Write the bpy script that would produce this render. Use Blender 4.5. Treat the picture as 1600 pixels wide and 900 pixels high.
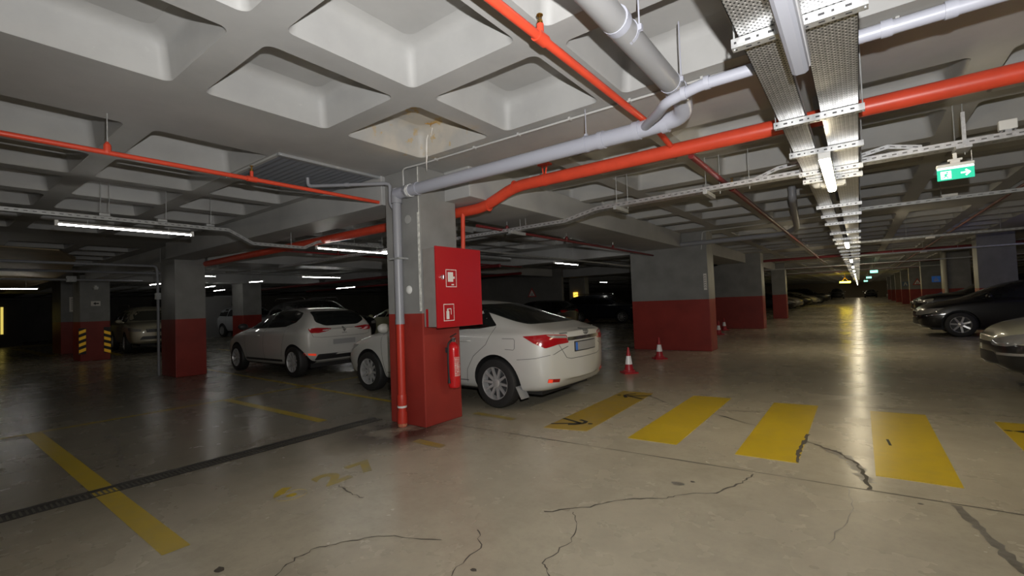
import bpy, bmesh, math, random
from mathutils import Vector, Matrix, geometry
from mathutils.bvhtree import BVHTree
random.seed(7)
PI = math.pi
for o in list(bpy.data.objects): bpy.data.objects.remove(o)
S = bpy.context.scene; C = S.collection

# ------------------------------------------------------------------ camera
YAW, PIT, ROL, F = math.radians(36.87), math.radians(1.9), math.radians(-2.16), 722.0
fw = Vector((-math.sin(YAW)*math.cos(PIT), math.cos(YAW)*math.cos(PIT), math.sin(PIT)))
rt = Vector((math.cos(YAW), math.sin(YAW), 0)); up = rt.cross(fw)
r2 = math.cos(ROL)*rt + math.sin(ROL)*up; u2 = -math.sin(ROL)*rt + math.cos(ROL)*up
cd = bpy.data.cameras.new('camera'); cam = bpy.data.objects.new('camera', cd); C.objects.link(cam)
cd.sensor_fit = 'HORIZONTAL'; cd.sensor_width = 36; cd.lens = 36*F/1600; cd.clip_end = 400; cd.clip_start = .05
M = Matrix((r2, u2, -fw)).transposed().to_4x4(); M.translation = (0, 0, 1.35); cam.matrix_world = M
S.camera = cam
# ------------------------------------------------------------------ world, flash, exposure
W = bpy.data.worlds.new('world'); S.world = W; W.use_nodes = True
W.node_tree.nodes['Background'].inputs[0].default_value = (.5, .52, .6, 1)
W.node_tree.nodes['Background'].inputs[1].default_value = .015
S.view_settings.view_transform = 'Standard'; S.view_settings.look = 'None'
S.view_settings.exposure = 0.0; S.view_settings.gamma = 1.0; S.view_settings.use_curve_mapping = False
FLASH_W, AISLE, TUBE = 690.0, 72.0, 34.0
ld = bpy.data.lights.new('camera_flash', 'SPOT'); fl = bpy.data.objects.new('camera_flash', ld); C.objects.link(fl)
ld.energy = FLASH_W; ld.shadow_soft_size = .018; ld.spot_size = math.radians(168); ld.spot_blend = 1.0; ld.color = (1, .985, .96)
fl.location = Vector((0, 0, 1.35)) + .11*rt + Vector((0, 0, .26))
fl.rotation_euler = (math.radians(90+33), 0, YAW-math.radians(7))

# ------------------------------------------------------------------ materials
def mat(name, col, rough=.5, metal=0, spec=.5, emit=None, es=1, coat=0, noise=0, nscale=8, bump=0, bscale=40, trans=0):
    m = bpy.data.materials.new(name); m.use_nodes = True; nt = m.node_tree; b = nt.nodes['Principled BSDF']
    b.inputs['Base Color'].default_value = (*col, 1); b.inputs['Roughness'].default_value = rough
    b.inputs['Metallic'].default_value = metal; b.inputs['Specular IOR Level'].default_value = spec
    b.inputs['Coat Weight'].default_value = coat; b.inputs['Coat Roughness'].default_value = .04
    if trans: b.inputs['Transmission Weight'].default_value = trans
    if emit: b.inputs['Emission Color'].default_value = (*emit, 1); b.inputs['Emission Strength'].default_value = es
    g = nt.nodes.new('ShaderNodeNewGeometry')
    if noise:
        n = nt.nodes.new('ShaderNodeTexNoise'); n.inputs['Scale'].default_value = nscale; n.inputs['Detail'].default_value = 5
        nt.links.new(g.outputs['Position'], n.inputs['Vector'])
        r = nt.nodes.new('ShaderNodeMapRange'); r.inputs[1].default_value = .3; r.inputs[2].default_value = .7
        r.inputs[3].default_value = 1-noise; r.inputs[4].default_value = 1+noise
        nt.links.new(n.outputs[0], r.inputs[0])
        x = nt.nodes.new('ShaderNodeMix'); x.data_type = 'RGBA'; x.blend_type = 'MULTIPLY'; x.inputs[0].default_value = 1
        x.inputs[6].default_value = (*col, 1); nt.links.new(r.outputs[0], x.inputs[7]); nt.links.new(x.outputs[2], b.inputs['Base Color'])
    if bump:
        n2 = nt.nodes.new('ShaderNodeTexNoise'); n2.inputs['Scale'].default_value = bscale
        nt.links.new(g.outputs['Position'], n2.inputs['Vector'])
        bp = nt.nodes.new('ShaderNodeBump'); bp.inputs['Strength'].default_value = bump; bp.inputs['Distance'].default_value = .01
        nt.links.new(n2.outputs[0], bp.inputs['Height']); nt.links.new(bp.outputs[0], b.inputs['Normal'])
    return m
def N(nt, t, **kw):
    n = nt.nodes.new(t)
    for k, v in kw.items(): setattr(n, k, v)
    return n
def math_n(nt, op, a, b=None, c=None):
    n = N(nt, 'ShaderNodeMath', operation=op)
    for i, v in enumerate((a, b, c)):
        if v is None: continue
        if isinstance(v, (int, float)): n.inputs[i].default_value = v
        else: nt.links.new(v, n.inputs[i])
    return n.outputs[0]
def mixc(nt, f, a, b):
    n = N(nt, 'ShaderNodeMix', data_type='RGBA')
    for i, v in ((0, f), (6, a), (7, b)):
        if isinstance(v, tuple): n.inputs[i].default_value = (*v, 1)
        elif isinstance(v, (int, float)): n.inputs[i].default_value = v
        else: nt.links.new(v, n.inputs[i])
    return n.outputs[2]
def noise_n(nt, vec, scale, detail=4, rough=.5):
    n = N(nt, 'ShaderNodeTexNoise'); n.inputs['Scale'].default_value = scale; n.inputs['Detail'].default_value = detail
    n.inputs['Roughness'].default_value = rough; nt.links.new(vec, n.inputs['Vector']); return n.outputs[0]
def ramp(nt, v, a, b, lo=0, hi=1):
    n = N(nt, 'ShaderNodeMapRange'); nt.links.new(v, n.inputs[0])
    for i, q in enumerate((a, b, lo, hi)): n.inputs[i+1].default_value = q
    return n.outputs[0]

CONC = (.235, .235, .228); REDP = (.28, .032, .024)
def band_mat(name, grey, red, zb, rough=.42):
    m = mat(name, grey, rough, spec=.4); nt = m.node_tree; b = nt.nodes['Principled BSDF']
    g = N(nt, 'ShaderNodeNewGeometry'); s = N(nt, 'ShaderNodeSeparateXYZ'); nt.links.new(g.outputs['Position'], s.inputs[0])
    f = math_n(nt, 'LESS_THAN', s.outputs[2], zb)
    n = noise_n(nt, g.outputs['Position'], 3, 6); v = ramp(nt, n, .3, .7, .86, 1.12)
    c = mixc(nt, f, grey, red)
    x = N(nt, 'ShaderNodeMix', data_type='RGBA', blend_type='MULTIPLY'); x.inputs[0].default_value = 1
    nt.links.new(c, x.inputs[6]); nt.links.new(v, x.inputs[7])
    # scuffs and dirt
    n2 = noise_n(nt, g.outputs['Position'], 9, 8, .7); d = ramp(nt, n2, .62, .72, 0, .35)
    lo = ramp(nt, s.outputs[2], .05, .5, 1, .1); d2 = math_n(nt, 'MULTIPLY', d, lo)
    nt.links.new(mixc(nt, d2, x.outputs[2], (.09, .075, .065)), b.inputs['Base Color'])
    bn = N(nt, 'ShaderNodeBump'); bn.inputs['Strength'].default_value = .15; bn.inputs['Distance'].default_value = .01
    nt.links.new(n2, bn.inputs['Height']); nt.links.new(bn.outputs[0], b.inputs['Normal'])
    return m
m_col = band_mat('column_paint', CONC, REDP, 1.275)
m_wall = mat('wall_paint', (.16, .155, .145), .6, noise=.12, nscale=1.5)

# ceiling concrete with the rusty leak round one pan
m_ceil = mat('ceiling_concrete', (.38, .38, .375), .55, spec=.3)
nt = m_ceil.node_tree; g = N(nt, 'ShaderNodeNewGeometry'); pos = g.outputs['Position']
c1 = mixc(nt, ramp(nt, noise_n(nt, pos, 1.4, 6, .6), .3, .7), (.33, .33, .327), (.41, .41, .405))
c1 = mixc(nt, ramp(nt, noise_n(nt, pos, 14, 6, .7), .66, .76, 0, .5), c1, (.5, .5, .49))
dn = N(nt, 'ShaderNodeVectorMath', operation='DISTANCE'); nt.links.new(pos, dn.inputs[0]); dn.inputs[1].default_value = (-3.3, 3.05, 3.05)
near = ramp(nt, dn.outputs['Value'], .35, .7, 1, 0)
c1 = mixc(nt, math_n(nt, 'MULTIPLY', near, ramp(nt, noise_n(nt, pos, 3.2, 4), .45, .6, .25, .75)), c1, (.55, .50, .42))
c1 = mixc(nt, math_n(nt, 'MULTIPLY', near, ramp(nt, noise_n(nt, pos, 6, 6, .7), .56, .64, 0, .8)), c1, (.5, .33, .1))
nt.links.new(c1, nt.nodes['Principled BSDF'].inputs['Base Color'])

# polished floor
m_floor = mat('floor_concrete', (.3, .28, .24), .25, spec=.36)
nt = m_floor.node_tree; b = nt.nodes['Principled BSDF']; g = N(nt, 'ShaderNodeNewGeometry'); pos = g.outputs['Position']
sp = N(nt, 'ShaderNodeSeparateXYZ'); nt.links.new(pos, sp.inputs[0])
c1 = mixc(nt, ramp(nt, noise_n(nt, pos, .55, 5, .55), .3, .72), (.425, .385, .295), (.52, .475, .37))
c1 = mixc(nt, ramp(nt, noise_n(nt, pos, 3.5, 8, .7), .42, .85, 0, .42), c1, (.22, .20, .16))
c1 = mixc(nt, ramp(nt, noise_n(nt, pos, 22, 6, .7), .48, .85, 0, .30), c1, (.26, .235, .19))
# light falloff toward the left bays, painted in as a darker floor colour
bay = math_n(nt, 'MULTIPLY', ramp(nt, math_n(nt, 'ADD', sp.outputs[0], math_n(nt, 'MULTIPLY', noise_n(nt, pos, .9, 4), .9)), -4.4, -2.8, 1, 0), .64)
c1 = mixc(nt, bay, c1, (.12, .11, .09))
wetd = N(nt, 'ShaderNodeVectorMath', operation='DISTANCE'); nt.links.new(pos, wetd.inputs[0]); wetd.inputs[1].default_value = (-4.1, 3.33, 0)
wet = math_n(nt, 'MULTIPLY', ramp(nt, wetd.outputs['Value'], .25, .8, 1, 0), ramp(nt, noise_n(nt, pos, 3, 5), .35, .5, .2, .95))
c1 = mixc(nt, wet, c1, (.05, .035, .028))
nt.links.new(c1, b.inputs['Base Color'])
nt.links.new(ramp(nt, noise_n(nt, pos, 1.3, 5, .6), .25, .75, .20, .33), b.inputs['Roughness'])

def worn(name, col, amt=.5, scale=7, base=(.27, .25, .21)):
    m = mat(name, col, .33); nt = m.node_tree; b = nt.nodes['Principled BSDF']; g = N(nt, 'ShaderNodeNewGeometry')
    n = noise_n(nt, g.outputs['Position'], scale, 8, .65)
    c = mixc(nt, ramp(nt, n, .5-.25*amt, .75-.25*amt, 0, amt), col, base)
    c = mixc(nt, ramp(nt, noise_n(nt, g.outputs['Position'], 1.7, 4), .3, .7, 0, .3), c, tuple(.6*k for k in col))
    nt.links.new(c, b.inputs['Base Color']); return m
m_yel = worn('yellow_floor_paint', (.63,.45,.018), .16)
m_yel2 = worn('worn_yellow_paint', (.56, .41, .02), .22)
m_yel3 = worn('faded_yellow_paint', (.45, .34, .03), .62, 5)
m_blackp = mat('black_floor_paint', (.02, .02, .018), .5)
m_crack = mat('crack_dark', (.085, .075, .06), .7)
m_patch = worn('crack_filler', (.15, .135, .11), .7, 16, (.3, .28, .24))
m_red = mat('red_pipe_paint', (.62, .062, .028), .38, noise=.08)
m_redd = mat('dark_red_pipe_paint', (.15, .014, .016), .4, noise=.08)
m_cab = mat('red_cabinet_enamel', (.42, .010, .014), .32)
m_cabside = mat('cabinet_grey_side', (.25, .23, .215), .45, noise=.1)
m_pvc = mat('grey_pvc', (.36,.37,.43), .38)
m_pvc2 = mat('grey_pvc_dark', (.27, .275, .30), .4)
m_cond = mat('painted_conduit', (.45, .45, .44), .45)
m_galv = mat('galvanised_steel', (.62, .63, .64), .36, metal=.75, noise=.18, nscale=30)
m_galvd = mat('dull_galvanised_steel', (.42, .43, .43), .5, metal=.5, noise=.15, nscale=20)
m_white = mat('white_plastic', (.72, .72, .70), .4)
m_light_off = mat('unlit_diffuser', (.36,.37,.42), .5)
m_warm = mat('lit_warm_diffuser', (.9, .88, .8), .4, emit=(1, .86, .60), es=AISLE)
m_tube = mat('lit_cool_tube', (.9, .9, .9), .4, emit=(1, .98, .92), es=TUBE)
m_yglow = mat('lit_yellow_box', (.9, .7, .1), .4, emit=(1, .72, .03), es=30)
m_black = mat('black_rubber', (.018, .018, .018), .6)
m_blk2 = mat('black_plastic', (.03, .03, .032), .45)
m_glass = mat('dark_car_glass', (.010, .012, .012), .06, spec=.6, coat=.3)
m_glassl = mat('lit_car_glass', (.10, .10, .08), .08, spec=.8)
m_rim = mat('alloy_rim', (.60,.60,.60), .3, metal=.55)
m_chrome = mat('chrome', (.8, .8, .82), .12, metal=1)
m_tail = mat('tail_lamp_red', (.35, .008, .012), .12, coat=.5, spec=.6)
m_reflglow = mat('red_reflector', (.75, .05, .03), .2, emit=(1, .08, .03), es=.35)  # reflector gleam put in as faint emission, no lamp behind it
m_clear = mat('clear_lamp_lens', (.55, .54, .52), .08, metal=.5)
m_plate = mat('number_plate', (.30,.30,.30), .35)
m_blue = mat('blue_sign', (.03,.12,.42), .4, emit=(.05,.22,.7), es=.09)
m_seam = mat('panel_seam', (.12, .12, .115), .6)
m_signw = mat('sign_white', (.75, .72, .68), .5)
m_brass = mat('brass', (.45, .27, .07), .3, metal=1)
m_green = mat('exit_green', (.0, .3, .17), .4, emit=(.02, .55, .33), es=1.0)
m_exitw = mat('exit_white', (.8, .9, .85), .4, emit=(.75, 1, .9), es=1.5)
m_hazy = mat('hazard_yellow', (.75, .42, .02), .4, emit=(.8, .42, .02), es=.12)
m_corr = mat('blue_grey_sheet_metal', (.20, .215, .25), .45)
m_drain = mat('drain_grate', (.035, .032, .028), .5, metal=.3)
m_drk = mat('dark_paint', (.03, .03, .032), .6)
m_ramp = mat('ramp_soffit_concrete', (.42, .33, .20), .6, noise=.2, nscale=2)

def perf_mat():
    m = mat('perforated_steel', (.5, .5, .5), .34, metal=.7); nt = m.node_tree; b = nt.nodes['Principled BSDF']
    g = N(nt, 'ShaderNodeNewGeometry'); s = N(nt, 'ShaderNodeSeparateXYZ'); nt.links.new(g.outputs['Position'], s.inputs[0])
    P = .030
    X = math_n(nt, 'DIVIDE', s.outputs[0], P*.8); Y = math_n(nt, 'DIVIDE', s.outputs[1], P)
    def dots(ox, oy, r):
        fx = math_n(nt, 'SUBTRACT', math_n(nt, 'FRACT', math_n(nt, 'ADD', X, 100+ox)), .5)
        fy = math_n(nt, 'SUBTRACT', math_n(nt, 'FRACT', math_n(nt, 'ADD', Y, 100+oy)), .5)
        d = math_n(nt, 'SQRT', math_n(nt, 'ADD', math_n(nt, 'MULTIPLY', fx, fx), math_n(nt, 'MULTIPLY', fy, fy)))
        return math_n(nt, 'LESS_THAN', d, r)
    h = math_n(nt, 'MAXIMUM', dots(0, 0, .19), dots(.5, .5, .19))
    lit = dots(.1, .62, .15); 
    base = mixc(nt, ramp(nt, noise_n(nt, g.outputs['Position'], 18, 4), .3, .7), (.36, .36, .36), (.52, .52, .52))
    c = mixc(nt, lit, base, (.85, .85, .85)); c = mixc(nt, h, c, (.04, .04, .04))
    nt.links.new(c, b.inputs['Base Color'])
    return m
m_perf = perf_mat()

# ------------------------------------------------------------------ mesh helpers
class MB:
    def __init__(s): s.v = []; s.f = []; s.m = []
    def add(s, vs, fs, mi=0):
        n = len(s.v); s.v += [tuple(v) for v in vs]; s.f += [tuple(n+i for i in f) for f in fs]; s.m += [mi]*len(fs)
    def box(s, a, b, mi=0):
        x0, y0, z0 = a; x1, y1, z1 = b
        s.add([(x0,y0,z0),(x1,y0,z0),(x1,y1,z0),(x0,y1,z0),(x0,y0,z1),(x1,y0,z1),(x1,y1,z1),(x0,y1,z1)],
              [(0,3,2,1),(4,5,6,7),(0,1,5,4),(1,2,6,5),(2,3,7,6),(3,0,4,7)], mi)
    def prism(s, poly, z0, z1, mi=0, T=None):
        n = len(poly); T = T or (lambda p: p)
        s.add([T((x,y,z0)) for x,y in poly]+[T((x,y,z1)) for x,y in poly],
              [tuple(reversed(range(n))), tuple(range(n,2*n))]+[(i,(i+1)%n,n+(i+1)%n,n+i) for i in range(n)], mi)
    def tube(s, pts, r, n=16, mi=0, caps=True):
        pts = [Vector(p) for p in pts]; rs = r if isinstance(r, (list, tuple)) else [r]*len(pts); rings = []
        d0 = (pts[1]-pts[0]).normalized(); ref = Vector((0,0,1)) if abs(d0.z) < .9 else Vector((1,0,0))
        for i, p in enumerate(pts):
            if i == 0: d = pts[1]-pts[0]
            elif i == len(pts)-1: d = pts[-1]-pts[-2]
            else: d = (pts[i]-pts[i-1]).normalized()+(pts[i+1]-pts[i]).normalized()
            d.normalize(); a = ref-d*ref.dot(d); a.normalize(); ref = a; b = d.cross(a)
            rings.append([p+rs[i]*(math.cos(2*PI*k/n)*a+math.sin(2*PI*k/n)*b) for k in range(n)])
        vs = [v for q in rings for v in q]; fs = []
        for i in range(len(rings)-1):
            for k in range(n): fs.append((i*n+k, i*n+(k+1)%n, (i+1)*n+(k+1)%n, (i+1)*n+k))
        if caps: fs += [tuple(reversed(range(n))), tuple(range(len(vs)-n, len(vs)))]
        s.add(vs, fs, mi)
    def lathe(s, prof, o=(0,0,0), axis='z', n=24, mi=0, caps=True):   # prof: (r, h)
        vs = []; fs = []
        for r, h in prof:
            for k in range(n):
                c, t = r*math.cos(2*PI*k/n), r*math.sin(2*PI*k/n)
                vs.append({'z':(o[0]+c,o[1]+t,o[2]+h),'y':(o[0]+c,o[1]+h,o[2]+t),'x':(o[0]+h,o[1]+c,o[2]+t)}[axis])
        for i in range(len(prof)-1):
            for k in range(n): fs.append((i*n+k, i*n+(k+1)%n, (i+1)*n+(k+1)%n, (i+1)*n+k))
        if caps and prof[0][0] > 1e-4: fs.append(tuple(range(n)))
        if caps and prof[-1][0] > 1e-4: fs.append(tuple(range(len(vs)-n, len(vs))))
        s.add(vs, fs, mi)
def tag(o, label=None, cat=None, group=None, kind=None):
    for k, v in (('label',label),('category',cat),('group',group),('kind',kind)):
        if v: o[k] = v
    return o
def ob(name, mb, mats, parent=None, smooth=False, bevel=0, fixn=True):
    me = bpy.data.meshes.new(name); me.from_pydata(mb.v, [], mb.f)
    for m in (mats if isinstance(mats, (list, tuple)) else [mats]): me.materials.append(m)
    me.polygons.foreach_set('material_index', mb.m)
    if fixn:
        bm = bmesh.new(); bm.from_mesh(me); bmesh.ops.recalc_face_normals(bm, faces=bm.faces); bm.to_mesh(me); bm.free()
    if smooth: 
        me.polygons.foreach_set('use_smooth', [True]*len(me.polygons)); me.set_sharp_from_angle(angle=math.radians(38))
    me.update(); o = bpy.data.objects.new(name, me); C.objects.link(o)
    if bevel:
        b = o.modifiers.new('b', 'BEVEL'); b.width = bevel; b.segments = 2; b.limit_method = 'ANGLE'
    if parent: o.parent = parent
    return o
def thing(name, label, cat, loc=(0,0,0), rz=0, group=None):
    o = bpy.data.objects.new(name, None); C.objects.link(o); o.location = loc; o.rotation_euler = (0,0,rz)
    o.empty_display_size = .1
    return tag(o, label, cat, group)
def boxob(name, a, b, m, parent=None, bevel=0, **kw):
    mb = MB(); mb.box(a, b); o = ob(name, mb, m, parent, bevel=bevel); return tag(o, **kw) if kw else o
def copy_tree(o, parent=None):
    c = o.copy(); C.objects.link(c); c.parent = parent
    for ch in list(o.children): copy_tree(ch, c)
    return c
def arc(c, a0, a1, r, ax, ay, n=7):   # points on an arc, ax/ay unit vectors
    c = Vector(c); ax = Vector(ax); ay = Vector(ay)
    return [c+r*(math.cos(a0+(a1-a0)*i/n)*ax+math.sin(a0+(a1-a0)*i/n)*ay) for i in range(n+1)]
def bend(pts, r, n=6):   # polyline with rounded corners
    pts = [Vector(p) for p in pts]; out = [pts[0]]
    for i in range(1, len(pts)-1):
        a, b, c = pts[i-1], pts[i], pts[i+1]; u = (a-b); v = (c-b); q = min(r, u.length*.45, v.length*.45)
        p0 = b+u.normalized()*q; p1 = b+v.normalized()*q
        for k in range(n+1):
            t = k/n; out.append((1-t)**2*p0+2*t*(1-t)*b+t*t*p1)
    out.append(pts[-1]); return out

# ================================================================== STRUCTURE
mb = MB(); mb.box((-45, -9, -.12), (16, 122, 0)); floor = tag(ob('floor', mb, m_floor), kind='structure')
ZS, ZT = 2.95, 3.22
# waffle ceiling: pans on a 1.155 m module, solid bands on the column lines
def cells_x():
    out = []
    for base in (-3.70, 4.60, 12.9): out += [(base+1.155*k, base+1.155*k+.95) for k in range(6)]
    for base in (-4.75, -13.25, -21.5, -29.8, -38.1): out += [(base-1.13*k-.93, base-1.13*k) for k in range(6)]
    return sorted(c for c in out if c[0] > -44 and c[1] < 15.5)
def cells_y():
    out = [(.17,1.12),(1.32,2.27),(2.47,3.40)]+[(.17-1.15*k, 1.12-1.15*k) for k in range(1, 4)]
    out += [(-7.2+1.15*k, -6.25+1.15*k) for k in range(3)]
    y = 4.5
    while y < 112: out += [(y+1.155*k, y+1.155*k+.95) for k in range(6)]; y += 8.2
    return sorted(out)
def ring(x0, x1, y0, y1, r, n):
    v = []
    for cx, cy, a in ((x1-r,y1-r,0),(x0+r,y1-r,PI/2),(x0+r,y0+r,PI),(x1-r,y0+r,3*PI/2)):
        for k in range(n+1): v.append((cx+r*math.cos(a+PI/2*k/n), cy+r*math.sin(a+PI/2*k/n)))
    return v
cb = MB(); CX, CY = cells_x(), cells_y()
def edges(cs, lo, hi):
    e = [lo]
    for a, b in zip(cs[:-1], cs[1:]): e.append((a[1]+b[0])/2)
    e.append(hi); return e
EX, EY = edges(CX, -45, 16), edges(CY, -9, 122)
for i, (x0, x1) in enumerate(CX):
    for j, (y0, y1) in enumerate(CY):
        X0, X1, Y0, Y1 = EX[i], EX[i+1], EY[j], EY[j+1]
        if -5.9 < x0 < -5.0 and 2.3 < y0 < 2.6:
            cb.add([(X0,Y0,ZS),(X1,Y0,ZS),(X1,Y1,ZS),(X0,Y1,ZS)], [(0,3,2,1)]); continue
        n = 5 if (abs(x0) < 9 and y1 < 13) else 2; K = 4*(n+1)
        levels = [(0,0,.06),(.010,.02,.06),(.038,.20,.06),(.052,.235,.065),(.085,.262,.075),(.14,ZT-ZS+.005,.07)]
        if n == 2: levels = [(0,0,.08),(.04,.23,.1),(.12,ZT-ZS,.1)]
        vs = [(X1,Y1,ZS),(X0,Y1,ZS),(X0,Y0,ZS),(X1,Y0,ZS)]
        for ins, dz, r in levels: vs += [(x, y, ZS+dz) for x, y in ring(x0+ins, x1-ins, y0+ins, y1-ins, r, n)]
        fs = []
        for c in range(4):
            a = 4+c*(n+1)
            for k in range(n): fs.append((c, a+k, a+k+1))
            nx = 4+((c+1) % 4)*(n+1); fs.append((c, a+n, nx, (c+1) % 4))
        for L in range(len(levels)-1):
            for k in range(K): a = 4+L*K; fs.append((a+k, a+K+k, a+K+(k+1)%K, a+(k+1)%K))
        fs.append(tuple(4+(len(levels)-1)*K+k for k in range(K)))
        cb.add(vs, fs)
ceil = ob('ceiling', cb, m_ceil, smooth=True, fixn=False); tag(ceil, kind='structure')
boxob('ceiling', (-45, -9, 3.3), (16, 122, 3.45), m_ceil, kind='structure')
# drop beams
bi = [0]
def beam(a, b):
    bi[0] += 1; boxob('trim_%d' % bi[0], a, b, m_ceil, bevel=.008, kind='structure')
ZB = 2.60
beam((-4.55, 3.95, ZB), (-3.52, 11.9, ZS+.02)); beam((-4.55, 12.5, ZB), (-3.52, 20.1, ZS+.02)); beam((-4.55, 20.8, ZB), (-3.52, 28.2, ZS+.02))
for y in (3.52, 11.95, 20.15): 
    beam((-12.05, y, ZB-(.0 if y < 4 else .05)), (-4.56, y+.55, ZS+.02)); beam((-20.1, y+.16, ZB), (-12.96, y+.7, ZS+.02))
beam((-12.9, 4.35, ZB), (-12.1, 11.9, ZS+.02)); beam((-21, 4.4, ZB), (-20.2, 11.9, ZS+.02)); beam((-12.9, 12.6, ZB), (-12.1, 20, ZS+.02))
# outer walls
boxob('wall_back', (-45, 112, 0), (16, 112.3, 3.4), mat('far_wall_paint', (.34,.29,.22), .6), kind='structure')
boxob('wall_front', (-45, -9.3, 0), (16, -9, 3.4), m_wall, kind='structure')
boxob('wall_left', (-45.3, -9, 0), (-45, 122, 3.4), m_wall, kind='structure')
boxob('wall_left', (-31, 9.2, 0), (-30.8, 12.3, 2.4), mat('grey_board', (.3,.3,.3), .6), kind='structure')
boxob('wall_right', (16, -9, 0), (16.3, 122, 3.4), m_wall, kind='structure')
mb = MB(); rp = [(-14.2,-8.9),(-14.2,1.2),(-14.4,2.2),(-16,2.75),(-18,3.0),(-21,3.0),(-24,2.7),(-30,1.5),(-30,-8.9)]; n = len(rp); zf = lambda x: max(2.93+(x+14.2)*.042, 2.45)
mb.add([(x,y,zf(x)) for x,y in rp]+[(x,y,2.96) for x,y in rp], [tuple(reversed(range(n))), tuple(range(n,2*n))]+[(i,(i+1)%n,n+(i+1)%n,n+i) for i in range(n)]); ra = ob('trim_40', mb, m_ramp); tag(ra, kind='structure')
# floor joints and cracks (children of the floor)
def ribbon(pts, w, z=.0012, jit=0, sub=6):
    pts = [Vector((p[0], p[1])) for p in pts]; P = []
    for a, b in zip(pts[:-1], pts[1:]):
        for k in range(sub): P.append(a.lerp(b, k/sub))
    P.append(pts[-1]); m = MB(); L = []; R = []
    for i, p in enumerate(P):
        d = (P[min(i+1,len(P)-1)]-P[max(i-1,0)]).normalized(); nn = Vector((-d.y, d.x))
        p = p+nn*random.uniform(-jit, jit); ww = w*(1 if not jit else random.uniform(.35, 1.5))
        L.append((*(p+nn*ww/2), z)); R.append((*(p-nn*ww/2), z))
    n = len(P); m.add(L+R, [(i, i+1, n+i+1, n+i) for i in range(n-1)]); return m
def crack(pts, w, m=m_crack, name='crack', jit=.012, sub=6, z=.0012): ob(name, ribbon(pts, w, z, jit, sub), m, floor)
crack([(-3.9,3.80),(-2.95,3.84),(-1.59,3.89),(.13,3.95),(.9,3.97),(3,4.0)], .014, name='saw_joint', jit=.002)
crack([(-1.47,5.80),(-.86,6.0),(-.5,6.43)], .012)
crack([(-.42,6.66),(1.38,6.9),(3,7.1)], .010, name='saw_joint', jit=.001)
crack([(-2.38,6.24),(-1.96,5.88),(-1.44,5.65),(-.92,5.31)], .02)
crack([(-.44,4.95),(-.3,4.82),(-.18,4.7),(-.08,4.48),(-.04,4.28),(-.01,3.96)], .022)
crack([(-.30,4.80),(-.17,4.66),(-.08,4.45),(-.05,4.25),(.0,4.1)], .075, m_patch, 'filler_patch', .02, 7, .0008)
crack([(.41,3.93),(.45,3.71),(.5,3.48),(.53,3.29),(.56,3.12),(.6,2.9)], .045, m_patch, 'filler_patch', .006, 6)
crack([(-.7,3.87),(-.74,3.65),(-.85,3.37),(-1.02,3.25),(-1.11,3.12),(-1.32,2.97),(-1.48,2.73),(-1.69,2.51)], .011)
crack([(-1.53,2.61),(-1.43,2.49),(-1.37,2.28),(-1.38,2.01),(-1.29,1.95),(-1.22,1.8)], .006)
crack([(-3.28,2.05),(-3.08,2.01),(-2.91,2.01)], .012)
crack([(-2.45,1.15),(-2.54,1.32),(-2.54,1.43),(-2.47,1.58),(-2.32,1.74),(-2.0,1.9)], .008)
crack([(-7.03,1.48),(-6.24,1.39),(-5.9,1.3),(-5.2,1.25),(-4.89,1.2)], .05, m_patch, 'filler_patch', .03, 6, .0008)
crack([(-.12,3.9),(-.1,3.5),(-.2,3.0)], .005, m_patch)
crack([(-1.9,2.1),(-1.75,1.95),(-1.72,1.7),(-1.5,1.5)], .006)
for x, y, r in ((-1.04,3.49,.02),(.24,3.85,.018),(-1.64,1.77,.02),(-2.78,1.03,.035),(-1.12,3.40,.05)):
    mm = MB(); mm.add([(x+r*math.cos(k*PI/6)*random.uniform(.6,1.1), y+r*.7*math.sin(k*PI/6), .0015) for k in range(12)], [tuple(range(12))]); ob('stain_spot', mm, m_crack if r < .04 else m_patch, floor)

# ================================================================== COLUMNS
def column(x0, x1, y0, y1, label, z=2.96):
    mm = MB(); mm.box((x0,y0,0), (x1,y1,z)); o = ob('concrete_column', mm, m_col, bevel=.012)
    return tag(o, label, 'column', 'red and grey garage columns')
col1 = column(-4.52, -3.92, 3.54, 4.13, 'nearest grey column with red lower part carrying the red hose cabinet and drain pipe', ZS)
tag(col1)
mm = MB(); mm.box((-3.955,3.532,1.30), (-3.925,3.539,2.42)); mm.box((-3.935,3.534,2.42),(-3.925,3.539,2.94)); ob('white_corner_stain', mm, mat('lime_white', (.62,.62,.58), .6, noise=.35, nscale=25), col1)
column(-4.9, -2.93, 11.9, 12.5, 'wide grey and red column standing behind the two nearest traffic cones')
column(-4.85, -3.0, 20.15, 20.8, 'second wide red and grey column down the left of the aisle, behind the two far cones')
column(-3.75, -3.1, 28.3, 28.9, 'narrow dark column on the left of the aisle, beyond the second wide column')
for k, y in enumerate((36.5, 44.7, 52.9, 61.1)):
    column(-9.6, -8.9, y, y+.6, ['small dark column left of the aisle, next to the far silver cars','small dark column left of the aisle, further off than the silver cars','tiny distant column left of the aisle, third before the end','tiny distant column left of the aisle, nearest to the far end'][k])
column(2.97, 3.82, 20.1, 20.8, 'purple-lit grey column on the right behind the black cars')
column(3.05, 3.95, 28.2, 28.9, 'dark grey column on the right with a pale vertical pipe at its left edge')
colr = column(2.97, 3.95, 36.4, 37.0, 'dark column on the right carrying the blue pedestrian sign')
for k, y in enumerate((44.6, 52.8, 61.0, 69.2, 77.4)):
    column(2.97, 3.95, y, y+.6, ['red based column on the right carrying the triangular warning sign','red based column on the right with a small round pale sign','red based distant column on the right, just before the white parked hatchback','tiny distant column on the right behind the white hatchback','tiny distant column on the right, nearest the far wall'][k])
col_l = column(-12.95, -12.04, 3.68, 4.28, 'grey and red column at left with conduit down its edge, before the white hatchback')
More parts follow.
